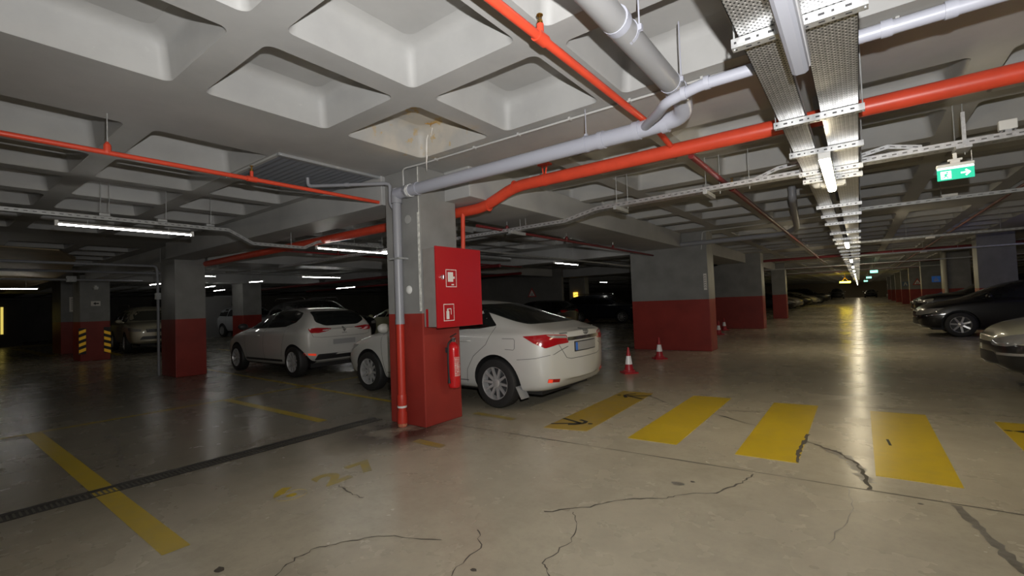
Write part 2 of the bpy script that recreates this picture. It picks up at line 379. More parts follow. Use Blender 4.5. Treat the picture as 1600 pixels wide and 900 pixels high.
column(-21.1, -20.1, 3.55, 4.3, 'dark column at far left with yellow and black corner guards', 2.96)
column(-21.4, -20.4, 8.6, 9.35, 'slim grey and red column seen just left of the white hatchback')
column(-12.6, -11.9, 12.0, 12.6, 'dark red column in the gap right of the white hatchback')
column(-16.1, -14.9, 28.1, 28.7, 'dark red column under the small lit yellow sign')
column(-12.9, -12.0, 36, 36.6, 'dark column in the gloom behind the white sedan')
column(-27.3, -25.6, 3.95, 4.9, 'grey and red wall pier at far left with a white notice on it')

# ================================================================== FLOOR MARKINGS
SX = [(-3.12,-2.40),(-2.08,-1.56),(-1.03,-.5),(.045,.57),(1.1,1.62)]
SXX = [((-2.79,4.19),(-2.32,4.29),(-2.40,6.43),(-2.84,6.43))]+[((a+.0,4.275),(b,4.29),(b,6.56),(a,6.52)) for a,b in ((-1.87,-1.405),(-.91,-.455),(.03,.495),(1.0,1.46))]
SXL = ['dirty yellow crossing stripe beside the white sedan with two black stick figures','second yellow crossing stripe, between the figured stripe and the split-edged one','yellow crossing stripe with a dark split along its lower right edge','wide clean yellow crossing stripe with one short black dash in it','yellow crossing stripe cut by the right edge of the photo']
# (quads above already use the 1.35 m camera height)
for i, q in enumerate(SXX):
    mm = MB(); mm.prism(q, 0, .003); s = ob('crosswalk_stripe', mm, m_yel if i else worn('dirty_yellow_paint', (.45,.30,.015), .35)); tag(s, SXL[i], 'road marking', 'yellow crossing stripes')
    def mark(lines, dot, parent=s):
        m2 = MB(); 
        for l in lines: r = ribbon(l, .045, .0036); m2.add(r.v, r.f)
        m2.add([(dot[0]+.03*math.cos(k*PI/5), dot[1]+.03*math.sin(k*PI/5), .0036) for k in range(10)], [tuple(range(10))])
        ob('stick_figure_mark', m2, m_blackp, parent)
    if i == 0:
        mark([[(-2.80,4.36),(-2.52,4.53)],[(-2.80,4.63),(-2.66,4.58),(-2.52,4.53)],[(-2.62,4.42),(-2.56,4.45),(-2.49,4.54)],[(-2.60,4.66),(-2.50,4.62),(-2.49,4.54)]], (-2.42,4.56))
        mark([[(-2.36,6.27),(-2.46,6.20),(-2.66,6.13)],[(-2.38,6.0),(-2.66,6.13)],[(-2.60,6.3),(-2.68,6.22),(-2.70,6.13)],[(-2.62,6.0),(-2.70,6.13)]], (-2.77,6.11))
    if i == 2:
        ob('split_edge', ribbon([(-.455,4.30),(-.48,4.55),(-.46,4.95),(-.455,5.2)], .03, .0036, .006), m_crack, s)
    if i == 3:
        ob('dash_mark', ribbon([(.135,5.35),(.15,5.15)], .02, .0036), m_blackp, s)
    if i == 4:
        m2 = MB(); m2.add([(1.065,6.17,.0036),(1.33,6.36,.0036),(1.33,6.0,.0036)], [(0,1,2)]); m2.add([(1.035+.03*math.cos(k*PI/5),6.17+.02*math.sin(k*PI/5),.0036) for k in range(10)],[tuple(range(10))]); ob('stick_figure_mark', m2, m_blackp, s)
def line(a, b, w, label, m=m_yel2, jit=0):
    o = ob('painted_line', ribbon([a, b], w, .0022, jit, 30), m); return tag(o, label, 'road marking', 'painted bay lines')
line((-8.05,-.5),(-8.05,9.5), .07, 'long thin yellow line running behind the parking bays toward the column', m_yel2)
line((-8.0,.995),(-3.22,.975), .14, 'broad yellow bay line crossing the drain grate in the left foreground', m_yel2)
line((-8.0,3.13),(-5.3,3.13), .12, 'fading yellow bay line ending before the drain, left of the big column', m_yel2)
line((-3.66,3.16),(-3.27,3.155), .10, 'worn orange-yellow paint remnant in front of the big column', m_yel3)
line((-13,4.62),(-4.5,4.25), .075, 'thin yellow bay line running to the back of the big column', m_yel2)
line((-3.9,4.34),(-3.28,4.32), .10, 'faded yellow line by the white sedan rear wheel', m_yel3)
line((-20,8.2),(-12.5,7.7), .12, 'yellow bay line beyond the white hatchback near the slim column', m_yel2)
line((-20,7.5),(-12.5,7.1), .12, 'yellow line just in front of the one near the slim column', m_yel2)
line((-26,5.3),(-21.6,4.9), .2, 'yellow line on the floor by the far left wall pier', m_yel2)
line((-34,3.6),(-24.5,3.55), .35, 'broad dim yellow band on the floor at the far left edge', m_yel3)
def text_mesh(txt, size, name, m, T, parent=None, depth=.001):
    cu = bpy.data.curves.new(name, 'FONT'); cu.body = txt; cu.size = size; cu.extrude = depth; cu.align_x = 'CENTER'; cu.align_y = 'CENTER'; cu.offset = .035*size
    t = bpy.data.objects.new(name, cu); C.objects.link(t); bpy.context.view_layer.update()
    me = bpy.data.meshes.new_from_object(t.evaluated_get(bpy.context.evaluated_depsgraph_get())); bpy.data.objects.remove(t)
    me.transform(T); me.materials.clear(); me.materials.append(m); o = bpy.data.objects.new(name, me); C.objects.link(o)
    if parent: o.parent = parent
    return o
for ch, y, lab in (('6',1.75,'worn yellow floor digit six nearest the camera'),('2',2.10,'worn yellow floor digit two in the middle of the bay number'),('7',2.41,'worn yellow floor digit seven nearest the big column')):
    T = Matrix.Translation((-3.45, y, .002)) @ Matrix.Rotation(PI/2, 4, 'Z') @ Matrix.Scale(1.25, 4, (1,0,0))
    tag(text_mesh(ch, .36, 'bay_number', m_yel3 if ch != '6' else m_yel2, T), lab, 'road marking', 'bay number digits')
# drain channel
dr = thing('floor_drain', 'long narrow slotted drain grate running along the floor to the big column', 'drain')
mm = MB(); mm.box((-4.90,-4,0), (-4.83,3.55,.004)); mm.box((-4.72,-4,0), (-4.70,3.55,.004)); mm.box((-4.83,-4,0),(-4.72,3.55,.0012)); ob('channel', mm, m_drain, dr)
mm = MB()
for k in range(240): y = -4+k*.0314; mm.box((-4.83,y,.0012), (-4.72,y+.012,.005))
tag(ob('grate_bars', mm, mat('grate_steel', (.13,.12,.10), .5, metal=.4), dr), kind='stuff')

# ================================================================== SERVICES
def rod(x, y, z0, z1=ZS, r=.005): m = MB(); m.tube([(x,y,z0),(x,y,z1)], r, 8); return m
def rodm(m, x, y, z0, z1=ZS, r=.005): m.tube([(x,y,z0),(x,y,z1)], r, 8)
def ringm(m, p, axis, r, w=.03):
    p = Vector(p); d = {'x':Vector((1,0,0)),'y':Vector((0,1,0)),'z':Vector((0,0,1))}[axis]; m.tube([p-d*w/2, p+d*w/2], r, 20)
# perforated aisle cable trays
def tray_y(x0, x1, y0, y1, z, label):
    t = thing('cable_tray', label, 'cable tray', (0,0,0), 0, 'perforated cable trays over the aisle')
    m = MB(); m.box((x0,y0,z), (x1,y1,z+.003)); ob('tray_plate', m, m_perf, t)
    for x in (x0, x1-.003):
        m = MB(); m.box((x,y0,z), (x+.003,y1,z+.055)); ob('side_lip', m, m_galv, t)
    m = MB(); 
    for x in ((x0+x1)/2-.03, (x0+x1)/2+.035): m.tube([(x,y0,z+.02),(x,y1,z+.02)], .016, 8)
    ob('cables', m, m_black, t)
tray_y(-.375,-.222,-8,112,2.50,'left of the two perforated steel cable trays running down the aisle')
tray_y(-.142,.056,-8,112,2.50,'right and wider of the two perforated steel cable trays running down the aisle')
def strut(m, x0, x1, y, z, w=.045):     # slotted channel seen from below and the front
    m.box((x0,y,z-.042), (x1,y+w,z)); 
    n = int((x1-x0)/.045)
    for k in range(n):
        a = x0+.012+k*.045; m.box((a,y-.0008,z-.026), (a+(.022 if k%2 else .010),y,z-.016), 1)
        m.box((a,y+.018,z-.0428), (a+(.022 if k%2 else .010),y+.028,z-.042), 1)
ys = [-.9,.7,2.25,3.55,4.42,5.2,5.58,7.44,8.41,9.41,11.03,12.35,13.48]; 
y = 14.8
while y < 62: ys.append(y); y += 1.45
ones = ['first','second','third','fourth','fifth','sixth','seventh','eighth','ninth']
ORD = ones+['tenth','eleventh','twelfth','thirteenth','fourteenth','fifteenth','sixteenth','seventeenth','eighteenth','nineteenth']
for p_, q_ in (('twenty','twentieth'),('thirty','thirtieth'),('forty','fortieth')): ORD += [q_]+[p_+'-'+o for o in ones]
for k, y in enumerate(ys):
    if y < 0: continue
    near = {2.25:'first slotted steel bracket under the cable trays, at the top of the photo',3.55:'slotted steel bracket crossing under the trays where the red main passes',4.42:'slotted steel bracket at the upper end of the lit aisle lamp',5.2:'slotted steel bracket crossing behind the lit aisle lamp, nearer of two',5.58:'slotted steel bracket crossing behind the lit aisle lamp, farther of two',7.44:'slotted steel bracket next beyond the smoke detector under the trays',8.41:'slotted steel bracket in line with the second cross tray to the right'}
    lab = near.get(y) or ORD[k-1]+' slotted bracket under the aisle trays, counting away from the camera'
    t = thing('tray_bracket', lab, 'bracket', (0,0,0), 0, 'slotted brackets under the aisle trays')
    m = MB(); strut(m, -.405, .085, y, 2.497); ob('channel', m, [m_galv, m_drk], t)
    if y < 16:
        for x in (-.395, .075): ob('threaded_rod', rod(x, y+.02, 2.45, 3.05, .004), m_galvd, t)
# aisle battens under the gap between the trays
LY = [(-6.4,1,0),(-2.6,1,0),(1.22,0,0),(4.36,1,0),(12.2,1,0),(19.2,1,0),(24.6,1,0),(29.6,1,0),(35.4,1,0),(41.6,1,0),(48,1,0),(56,1,0),(64,1,0),(73,1,0),(83,1,0),(94,1,0),(105,1,0)]
LL = {1.22:'unlit batten lamp under the cable trays at the top of the photo',4.36:'nearest lit batten lamp glowing warm under the aisle cable trays',12.2:'second lit lamp down the aisle under the trays',19.2:'third lit lamp down the aisle under the trays',24.6:'fourth lit lamp down the aisle, a small bright spot'}
for k, (y, on, _) in enumerate(LY):
    t = thing('batten_lamp', LL.get(y) or (ORD[k-3]+' lit lamp down the aisle under the trays, a tiny far spot' if y > 0 else 'lit lamp under the aisle trays behind the camera, '+('farther' if k == 0 else 'nearer')+' one'), 'ceiling lamp', (-.165, y, 2.36), 0, 'batten lamps under the aisle trays')
    m = MB(); m.box((-.042,-.03,.022), (.042,1.29,.075)); ob('housing', m, m_white if on else mat('lamp_body', (.5,.5,.52), .4), t, bevel=.006)
    m = MB(); pr = [(-.036,.022),(-.032,-.004),(-.018,-.014),(.018,-.014),(.032,-.004),(.036,.022)]
    m.prism(pr, 0, 1.26, 0, lambda p: (p[0], p[2], p[1])); ob('diffuser', m, m_warm if on else m_light_off, t)
    m = MB(); m.box((-.02,.3,.075),(.02,.34,.15)); m.box((-.02,1.0,.075),(.02,1.04,.15)); ob('hanger', m, m_drk, t)
# box and detector under tray
t = thing('junction_box', 'white junction box at the lower end of the nearest lit aisle lamp', 'junction box', (-.16,5.83,2.46))
m = MB(); m.box((-.11,-.04,-.02), (.11,.1,.035)); ob('box_body', m, m_white, t, bevel=.008); m = MB(); m.box((-.09,-.02,-.026),(.09,.08,-.02)); ob('lid', m, m_white, t)
t = thing('smoke_detector', 'round white smoke detector under the left cable tray', 'smoke detector', (-.29,5.86,2.46))
m = MB(); m.lathe([(.055,.04),(.055,.02),(.045,0),(.03,-.012),(.001,-.014)], n=20); ob('dome', m, m_white, t, smooth=True); m = MB(); m.lathe([(.06,.04),(.06,.028)], n=20); ob('base', m, m_white, t)

# channel trays
m_slot = mat('slot_shadow_grey', (.14,.14,.14), .6)
def path_tray(pts, w, h, label, group, mats=(m_galv, m_slot), slots=True, axis='x', rods=(), step=.07):
    """pts: (s, z) along axis at fixed cross position c ; returns thing"""
    c, P = pts; t = thing('cable_tray', label, 'cable tray', (0,0,0), 0, group); m = MB()
    T = (lambda s, q, z: (s, q, z)) if axis == 'x' else (lambda s, q, z: (q, s, z))
    for (a, za), (b, zb) in zip(P[:-1], P[1:]):
        for (q0, q1, d0, d1) in ((c-w/2, c+w/2, 0, .004), (c-w/2, c-w/2+.003, .004, h), (c+w/2-.003, c+w/2, .004, h)):
            vs = [T(s, q, z+d) for s, z in ((a,za),(b,zb)) for q in (q0,q1) for d in (d0,d1)]
            m.add(vs, [(0,1,3,2),(4,6,7,5),(0,4,5,1),(2,3,7,6),(0,2,6,4),(1,5,7,3)])
        if slots:
            L = b-a; n = int(abs(L)/step)
            for k in range(n):
                f0 = (k+.2)/n; f1 = (k+.65)/n
                for q in ((c-w/2-.0008) if axis == 'x' else (c+w/2+.0008),):
                    s0, s1 = a+L*f0, a+L*f1; z0, z1 = za+(zb-za)*f0, za+(zb-za)*f1
                    m.add([T(s0,q,z0+h*.4),T(s1,q,z1+h*.4),T(s1,q,z1+h*.62),T(s0,q,z0+h*.62)], [(0,1,2,3)], 1)
                s0, s1 = a+L*f0, a+L*f1; z0, z1 = za+(zb-za)*f0-.0008, za+(zb-za)*f1-.0008
                for q in (c-.02, c+.012): m.add([T(s0,q,z0),T(s1,q,z1),T(s1,q+.008,z1),T(s0,q+.008,z0)], [(0,1,2,3)], 1)
    ob('tray_channel', m, list(mats), t, fixn=False)
    for s, z in rods: ob('hanger_rod', (rod(s, c+w/2+.01, z, ZS+.1, .004) if axis == 'x' else rod(c, s, z, ZS+.1, .004)), m_galvd, t)
    return t
gx = 'slotted trays crossing the garage'
t = path_tray((5.52, [(-11,2.40),(-4.1,2.415),(-3.15,2.42),(-2.68,2.515),(-.40,2.535)]), .13, .05, 'long slotted tray crossing behind the big column to the aisle trays, with a dip', gx, rods=[(-4.0,2.42),(-3.9,2.42),(-2.45,2.5),(-2.3,2.5),(-1.35,2.5),(-1.2,2.5),(-.9,2.5)])
for x in (-1.33, -2.40, -4.05):
    zt = {-1.33:2.523,-2.40:2.517,-4.05:2.415}[x]; m = MB(); m.box((x,5.36,zt-.045), (x+.045,5.74,zt)); ob('support_arm', m, m_galvd, t)
t = path_tray((5.60, [(-.95,2.55),(-.85,2.56),(-.62,2.64),(-.40,2.66)]), .11, .04, 'short branch tray ramping up to the aisle trays from the left', gx)
t = path_tray((5.52, [(.07,2.545),(1.3,2.55),(6,2.56)]), .15, .05, 'slotted tray running right from the aisle trays above the exit sign', gx, rods=[(.74,2.5),(.80,2.5),(1.9,2.5)])
m = MB(); m.box((.765,5.43,2.54),(.79,5.46,2.83)); m.box((.72,5.41,2.52),(.82,5.63,2.545)); ob('strut_hanger', m, m_galv, t)
t = path_tray((5.60, [(.07,2.62),(.28,2.66),(.52,2.60)]), .09, .04, 'short kinked branch tray just right of the aisle trays', gx)
for y, z, lab in ((8.42,2.5,'second slotted tray crossing to the right of the aisle trays'),(14.2,2.5,'third slotted tray crossing to the right of the aisle trays'),(19.6,2.5,'fourth slotted tray crossing to the right, faint in the dark'),(26,2.5,'fifth slotted tray crossing, a thin line in the dark'),(33,2.5,'sixth slotted tray crossing far down the aisle')):
    t = path_tray((y, [(.06,z),(9,z)] if y < 22 else [(-9,z),(9,z)]), .10, .045, lab, gx, rods=[(.95,z),(2.5,z)] if y < 22 else [], slots=y < 16, mats=(m_galvd, m_slot), step=.1)
    if y < 22:
        xb = {8.42:.94,14.2:1.28,19.6:1.62}[y]; m = MB(); m.box((xb,y-.07,z-.03 if y > 9 else z+.045),(xb+.16,y+.07,z+.02 if y > 9 else z+.08)); ob('junction_box', m, m_white, t, bevel=.006)
t = path_tray((-7.15, [(-6,2.52),(2.83,2.52),(3.16,2.355),(3.95,2.35),(4.22,2.475),(9.5,2.475)]), .08, .045, 'long slotted tray above the left tube lamps, dipping under the drop beam', 'slotted trays crossing the garage', mats=(m_galvd, m_slot), axis='y', rods=[(1.45,2.52),(1.53,2.52),(2.1,2.52),(2.62,2.52),(3.75,2.36),(4.9,2.48),(5.5,2.48)])
for y, z in ((1.48,2.57),(2.05,2.57),(2.6,2.57),(4.3,2.525),(5.2,2.525)):
    m = MB(); m.box((-7.19,y-.05,z),(-7.11,y+.05,z+.03)); ob('clip', m, m_galvd, t)
t = path_tray((-6.3, [(7,2.46),(20,2.46)]), .07, .04, 'dark tray carrying the small tube lamp seen between the two big columns', 'slotted trays crossing the garage', mats=(m_galvd, m_slot), axis='y', slots=False)
# tube lamps
def tube_lamp(x, y, z, L, label, rz=PI/2, rods=True):
    t = thing('tube_lamp', label, 'tube lamp', (x,y,z), rz, 'tube lamps of the parking area')
    m = MB(); m.tube([(-L/2,0,0),(L/2,0,0)], .0085, 10); ob('tube', m, m_tube, t, smooth=True)
    m = MB(); m.box((-L/2,-.012,.010),(L/2,.012,.032)); ob('housing', m, m_cond, t)
    for s in (-.3, .3):
        m = MB(); m.tube([(s*L,0,.03),(s*L,0,(3.25-z) if rods else .075)], .004, 6); ob('hanger_rod', m, m_galvd, t)
    for s in (-1, 1):
        m = MB(); m.box((s*L/2-.015,-.02,-.018),(s*L/2+.015,.02,.045)); ob('end_cap', m, m_white, t)
tube_lamp(-7.15, 1.73, 2.43, 1.32, 'long lit tube lamp at left under the slotted tray', PI/2, False)
tube_lamp(-7.15, 4.93, 2.385, 1.5, 'lit tube lamp reaching behind the left edge of the big column', PI/2, False)
tube_lamp(-6.3, 10.9, 2.36, 1.25, 'small lit tube lamp between the two big columns')
tube_lamp(-13.1, 7.8, 2.36, 1.25, 'lit tube lamp above the roof of the white hatchback')
tube_lamp(-15.6, 7.0, 2.36, .6, 'short lit tube seen left of the white hatchback roof lamp', .3)
tube_lamp(-19.0, 12.5, 2.36, 1.5, 'lit tube lamp with a red pipe beside it near the big column', 0)
tube_lamp(-12.2, 25.4, 2.4, 1.0, 'tiny lit tube lamp above the lit yellow sign')
tube_lamp(-20.5, 2.0, 2.36, 1.3, 'lit tube lamp at the left edge of the photo')
tube_lamp(-17.8, 4.95, 2.38, .9, 'short lit tube over the champagne off-roader', .1)
tube_lamp(-14.6, 5.15, 2.43, .6, 'short lit tube just right of the grey column at left')
tube_lamp(-30, 9.5, 2.5, 1.5, 'tube lamp lighting the white van at far left', 0)
tube_lamp(-20.5, 7.4, 2.45, 1.3, 'added tube lamp hidden behind the left column to brighten the off-roader front', 0)  # invented lamp, kept out of sight, lifts the off-roader front
tube_lamp(-19.5, -.8, 2.3, 1.3, 'yellowish tube lamp under the ramp soffit left of the photo')
C.objects['tube_lamp.012'].children[0].data.materials[0] = mat('yellow_tube', (.9,.8,.5), .4, emit=(1,.72,.25), es=160)
tube_lamp(-24.5, 9.3, 2.5, 1.3, 'added tube lamp beyond the champagne off-roader to brighten it', 0)  # extra lamp put in to lighten the champagne off-roader
tube_lamp(5.6, 15.6, 2.45, 1.3, 'bluish tube lamp over the black cars on the right', 0)
C.objects['tube_lamp.014'].children[0].data.materials[0] = mat('violet_tube', (.8,.8,.9), .4, emit=(.42,.40,1), es=520)

# red fire main
t = thing('fire_main_pipe', 'thick red fire main crossing under the ceiling and dipping behind the big column', 'pipe')
R = .064
m = MB(); m.tube(bend([(6.5,4.30,2.70),(-3.12,4.30,2.70),(-3.62,4.30,2.53),(-4.1,4.30,2.53),(-12.6,4.30,2.53)], .16), R, 24); ob('main_run', m, m_red, t, smooth=True)
for x in (-3.15,-3.55): m = MB(); ringm(m, (x+.02,4.30,2.70 if x > -3.3 else 2.545), 'x', R+.006, .012); ob('weld_collar', m, m_red, t, smooth=True)
m = MB(); m.tube(bend([(-3.72,4.30,2.55),(-3.93,4.27,2.55),(-3.93,4.25,1.98)], .07), .027, 16); ob('riser', m, m_red, t, smooth=True)
m = MB(); m.tube([(-2.72,4.30,2.70),(-2.76,4.30,2.95)], .010, 6); m.tube([(-2.72,4.30,2.70),(-2.66,4.30,2.95)], .010, 6); m.box((-2.78,4.26,2.86),(-2.64,4.34,2.88)); ringm(m, (-2.72,4.30,2.70), 'x', R+.004, .025); ob('hanger', m, m_red, t)
# sprinkler lines
def spr(x, z, y0, y1, r, label, m_=m_red, heads=(), rods=(), drop=None):
    t = thing('sprinkler_pipe', label, 'pipe', (0,0,0), 0, 'red sprinkler lines')
    m = MB(); m.tube([(x,y0,z),(x,y1,z)]+([(x,*drop)] if drop else []), r, 16); ob('pipe_run', m, m_, t, smooth=True)
    for y in heads:
        m = MB(); m.tube([(x,y,z),(x,y,z+.075)], r*.8, 12); m.tube([(x,y-.045,z),(x,y+.045,z)], r*1.35, 16); h = ob('tee', m, m_, t, smooth=True)
        m = MB(); m.lathe([(.011,0),(.011,.012),(.016,.012),(.016,.022),(.008,.022),(.008,.03),(.003,.03),(.003,.052),(.018,.052),(.018,.056),(.001,.056)], (x,y,z+.073), n=12)
        m.tube([(x-.011,y,z+.09),(x-.012,y,z+.125)], .002, 5); m.tube([(x+.011,y,z+.09),(x+.012,y,z+.125)], .002, 5); ob('sprinkler_head', m, m_brass, h)
    for y in rods:
        m = MB(); rodm(m, x, y, z, ZS+.05, .0045); hh = ob('hanger_rod', m, m_galv, t); m = MB(); m.lathe([(r*1.2,-r*.9),(r*1.3,.0),(r*1.2,.05),(.008,.075)], (x,y,z+.01), n=10); ob('pipe_ring', m, m_, hh)
    return t
spr(-1.31, 2.78, -4, 3.95, .025, 'red sprinkler line with a brass head crossing the near ceiling', m_red, (2.09,), drop=(4.27,2.73))
t = spr(-1.17, 2.64, 4.37, 24, .027, 'dark red sprinkler line continuing beyond the red fire main', m_redd, (6.1,))
spr(-4.62, 2.64, -4, 3.53, .020, 'red sprinkler line along the left ceiling ending at the big column', m_red, (2.05,), (.98,))
spr(-4.25, 2.46, 4.9, 11.85, .022, 'thin red line from behind the cabinet toward the wide column', m_redd, (), (5.6,7.4,9.4))
spr(1.79, 2.65, 7, 40, .020, 'thin dark red line slanting at the right under the ceiling', m_redd)
spr(-8.6, 2.50, 4.3, 12, .018, 'thin red line behind the drop beam left of the big column', m_redd, (), (5.5,))
for y, z, r, lab in ((20.95,2.66,.05,'dark red main crossing the aisle below the ceiling, nearer one'),(29.2,2.66,.05,'dark red main crossing far down the aisle'),(37.2,2.66,.05,'dark red main crossing near the end of the aisle'),(7.9,2.5,.05,None)):
    if lab is None: continue
    t = thing('fire_main_pipe', lab, 'pipe', (0,0,0), 0, 'dark red mains across the aisle'); m = MB(); m.tube([(-12,y,z),(12,y,z)], r, 12); ob('main_run', m, m_redd, t, smooth=True)
    m = MB(); rodm(m, -1.0, y, z); rodm(m, 1.8, y, z); ob('hanger_rod', m, m_galvd, t)
for y, x0, x1, z, lab in ((10.4,-24,-8.2,2.45,'dark red pipe deep behind the white hatchback'),(14.5,-26,-10.4,2.5,'dark red pipe across the dark bay behind the white hatchback')):
    t = thing('fire_main_pipe', lab, 'pipe', (0,0,0), 0, 'dark red mains in the dark bays'); m = MB(); m.tube([(x0,y,z),(x1,y,z)], .05, 12); ob('main_run', m, m_redd, t, smooth=True)
    m = MB(); rodm(m, (x0+x1)/2, y, z); ob('hanger_rod', m, m_galvd, t)

# grey PVC drain line
t = thing('drain_pipe', 'thick grey plastic drain pipe across the near ceiling and down the big column', 'pipe')
m = MB(); m.tube(bend([(-4.21,3.46,2.66),(-1.22,3.46,2.655),(-.95,3.44,2.67),(-.905,3.22,2.725),(-.904,3.08,2.728)], .14, 8), .064, 24); ob('horizontal_run', m, m_pvc, t, smooth=True)
m = MB(); m.tube([(-.904,3.12,2.727),(-.90,-3,2.76)], .066, 24); ob('overhead_run', m, mat('neutral_grey_pvc', (.27,.27,.275), .4), t, smooth=True)
for p, ax in (((-1.10,3.46,2.657),'x'),((-1.32,3.46,2.657),'x'),((-1.62,3.46,2.656),'x'),((-4.02,3.46,2.66),'x'),((-3.86,3.46,2.66),'x'),((-.905,3.12,2.727),'y'),((-.90,2.15,2.735),'y')):
    m = MB(); ringm(m, p, ax, .072, .05); ob('pipe_socket', m, m_pvc, t, smooth=True)
for p, ax in (((-1.76,3.46,2.657),'x'),((-.902,2.28,2.735),'y'),((-.903,2.98,2.727),'y')):
    m = MB(); ringm(m, p, ax, .069, .022); rodm(m, p[0]+(.07 if ax == 'y' else 0), p[1], p[2] if ax == 'y' else p[2]+.06, ZS+.15, .0045); m.box((p[0]+.062 if ax=='y' else p[0]-.012,p[1]-.012,p[2]-.015 if ax=='y' else p[2]+.06),(p[0]+.085 if ax=='y' else p[0]+.012,p[1]+.012,p[2]+.015 if ax=='y' else p[2]+.085)); ob('pipe_clamp', m, m_pvc, t)
m = MB(); ringm(m, (-4.0,3.46,2.66), 'x', .072, .09); ob('silicone_seal', m, mat('white_sealant', (.65,.66,.66), .6, noise=.3, nscale=30), t)
m = MB(); m.tube([(-4.215,3.462,2.72),(-4.215,3.462,1.16)], .050, 20); m.lathe([(.064,-.09),(.064,.0),(.056,.05)], (-4.215,3.462,2.64), n=20); m.lathe([(.053,0),(.053,.06)], (-4.215,3.462,1.16), n=20); ob('downpipe', m, m_pvc2, t, smooth=True)
m = MB(); m.tube([(-4.218,3.462,1.165),(-4.222,3.462,.0)], .047, 20); m.lathe([(.053,0),(.055,.02),(.055,.10),(.05,.12)], (-4.222,3.462,.24), n=20); m.lathe([(.058,0),(.06,.02),(.055,.13)], (-4.222,3.462,.04), n=20); ob('red_painted_foot', m, mat('red_pvc_paint', (.48,.035,.02), .4), t, smooth=True)
m = MB(); ringm(m, (-4.222,3.462,.225), 'z', .0535, .022); ob('white_tape', m, m_white, t)
m = MB(); ringm(m, (-4.222,3.462,.05), 'z', .0525, .09); ob('rusty_collar', m, mat('rusty_orange', (.42,.15,.08), .7, noise=.6, nscale=60), t)
m = MB(); m.box((-4.30,3.40,1.9),(-4.13,3.545,1.92)); ob('wall_clip', m, m_galvd, t)
t = thing('branch_pipe', 'thinner grey plastic pipe joining the drain line at the bend from the right', 'pipe')
m = MB(); m.tube(bend([(6,2.89,2.625),(-.70,2.89,2.615),(-.92,2.93,2.585),(-1.03,3.10,2.60),(-1.24,3.42,2.655)], .06), .034, 18); ob('pipe_run', m, m_pvc, t, smooth=True)
for x in (-.66,-.80,.17,.40,1.9):
    m = MB(); ringm(m, (x,2.89 if x > -.7 else 2.905,2.618 if x > -.7 else 2.602), 'x', .041, .045 if x > 0 else .03); ob('pipe_socket', m, m_pvc, t, smooth=True)
t = thing('branch_pipe', 'thin grey condensate pipe with an upturned end beside the big column', 'pipe')
m = MB(); m.tube(bend([(-5.12,2.90,2.92),(-5.13,2.91,2.82),(-4.34,3.42,2.80),(-4.30,3.44,2.78),(-4.30,3.44,2.55),(-4.24,3.455,2.48)], .05), .020, 14); ob('pipe_run', m, m_pvc2, t, smooth=True)
m = MB(); m.tube([(-4.75,3.155,2.811),(-4.71,3.18,2.81)], .026, 14); ob('pipe_socket', m, m_pvc2, t, smooth=True)
t = thing('conduit', 'thin pale conduit clipped along the ceiling and down to the big column', 'conduit')
m = MB(); m.tube(bend([(6,3.60,2.935),(-3.75,3.50,2.935),(-4.1,3.47,2.935),(-4.16,3.525,2.85),(-4.16,3.525,2.68)], .07), .010, 10); ob('conduit_run', m, m_cond, t, smooth=True)
for k in range(11):
    x = -3.6+k*.55; m = MB(); m.box((x,3.485+.0055*k,2.925),(x+.02,3.525+.0055*k,2.951)); ob('conduit_clip', m, m_cond, t)
t = thing('drain_pipe', 'dim grey pipe along the wide column top, elbowing up beside the aisle trays', 'pipe')
m = MB(); m.tube(bend([(-4.95,11.83,2.66),(-1.25,11.82,2.66),(-.98,11.4,2.72),(-.74,8.2,2.78),(-.74,8.2,2.97)], .2), .055, 16); ob('pipe_run', m, m_pvc2, t, smooth=True)
t = thing('conduit', 'thin conduit bending down onto the wide column', 'conduit')
m = MB(); m.tube(bend([(.5,11.6,2.93),(-3.0,11.86,2.93),(-3.05,11.88,2.5)], .06), .010, 8); ob('conduit_run', m, m_cond, t)
t = thing('conduit', 'conduit running along the dark ceiling and down the edge of the left column', 'conduit')
m = MB(); m.tube(bend([(-12.8,-3,2.52),(-12.98,3.62,2.52),(-13.0,3.64,2.0),(-13.0,3.64,.0)], .09), .028, 12); ob('conduit_run', m, m_pvc2, t, smooth=True)
m = MB(); m.box((-13.05,3.59,1.75),(-12.94,3.68,1.9)); ob('junction_box', m, m_galvd, t)
for y0, z, lab in ((1.2,2.55,'pale pipe running across the far left ceiling, nearer one'),(2.2,2.50,'pale pipe running across the far left ceiling, farther one')):
    t = thing('conduit', lab, 'conduit'); m = MB(); x = -15.5-(y0-1.2)*2.5; m.tube([(x,-2,z),(x,4.2+y0*.2,z)], .03, 10); ob('conduit_run', m, m_pvc2, t)
    if y0 > 2: m = MB(); m.box((x-.06,2.9,z-.06),(x+.06,3.1,z+.1)); ob('coupling_box', m, m_galvd, t)
# vertical pipe on right column
t = thing('conduit', 'pale vertical pipe at the left edge of the dark column on the right', 'conduit'); m = MB(); m.tube([(3.12,28.12,.2),(3.12,28.12,2.9)], .07, 12); ob('conduit_run', m, mat('pale_pipe', (.4,.38,.32), .5), t, smooth=True)
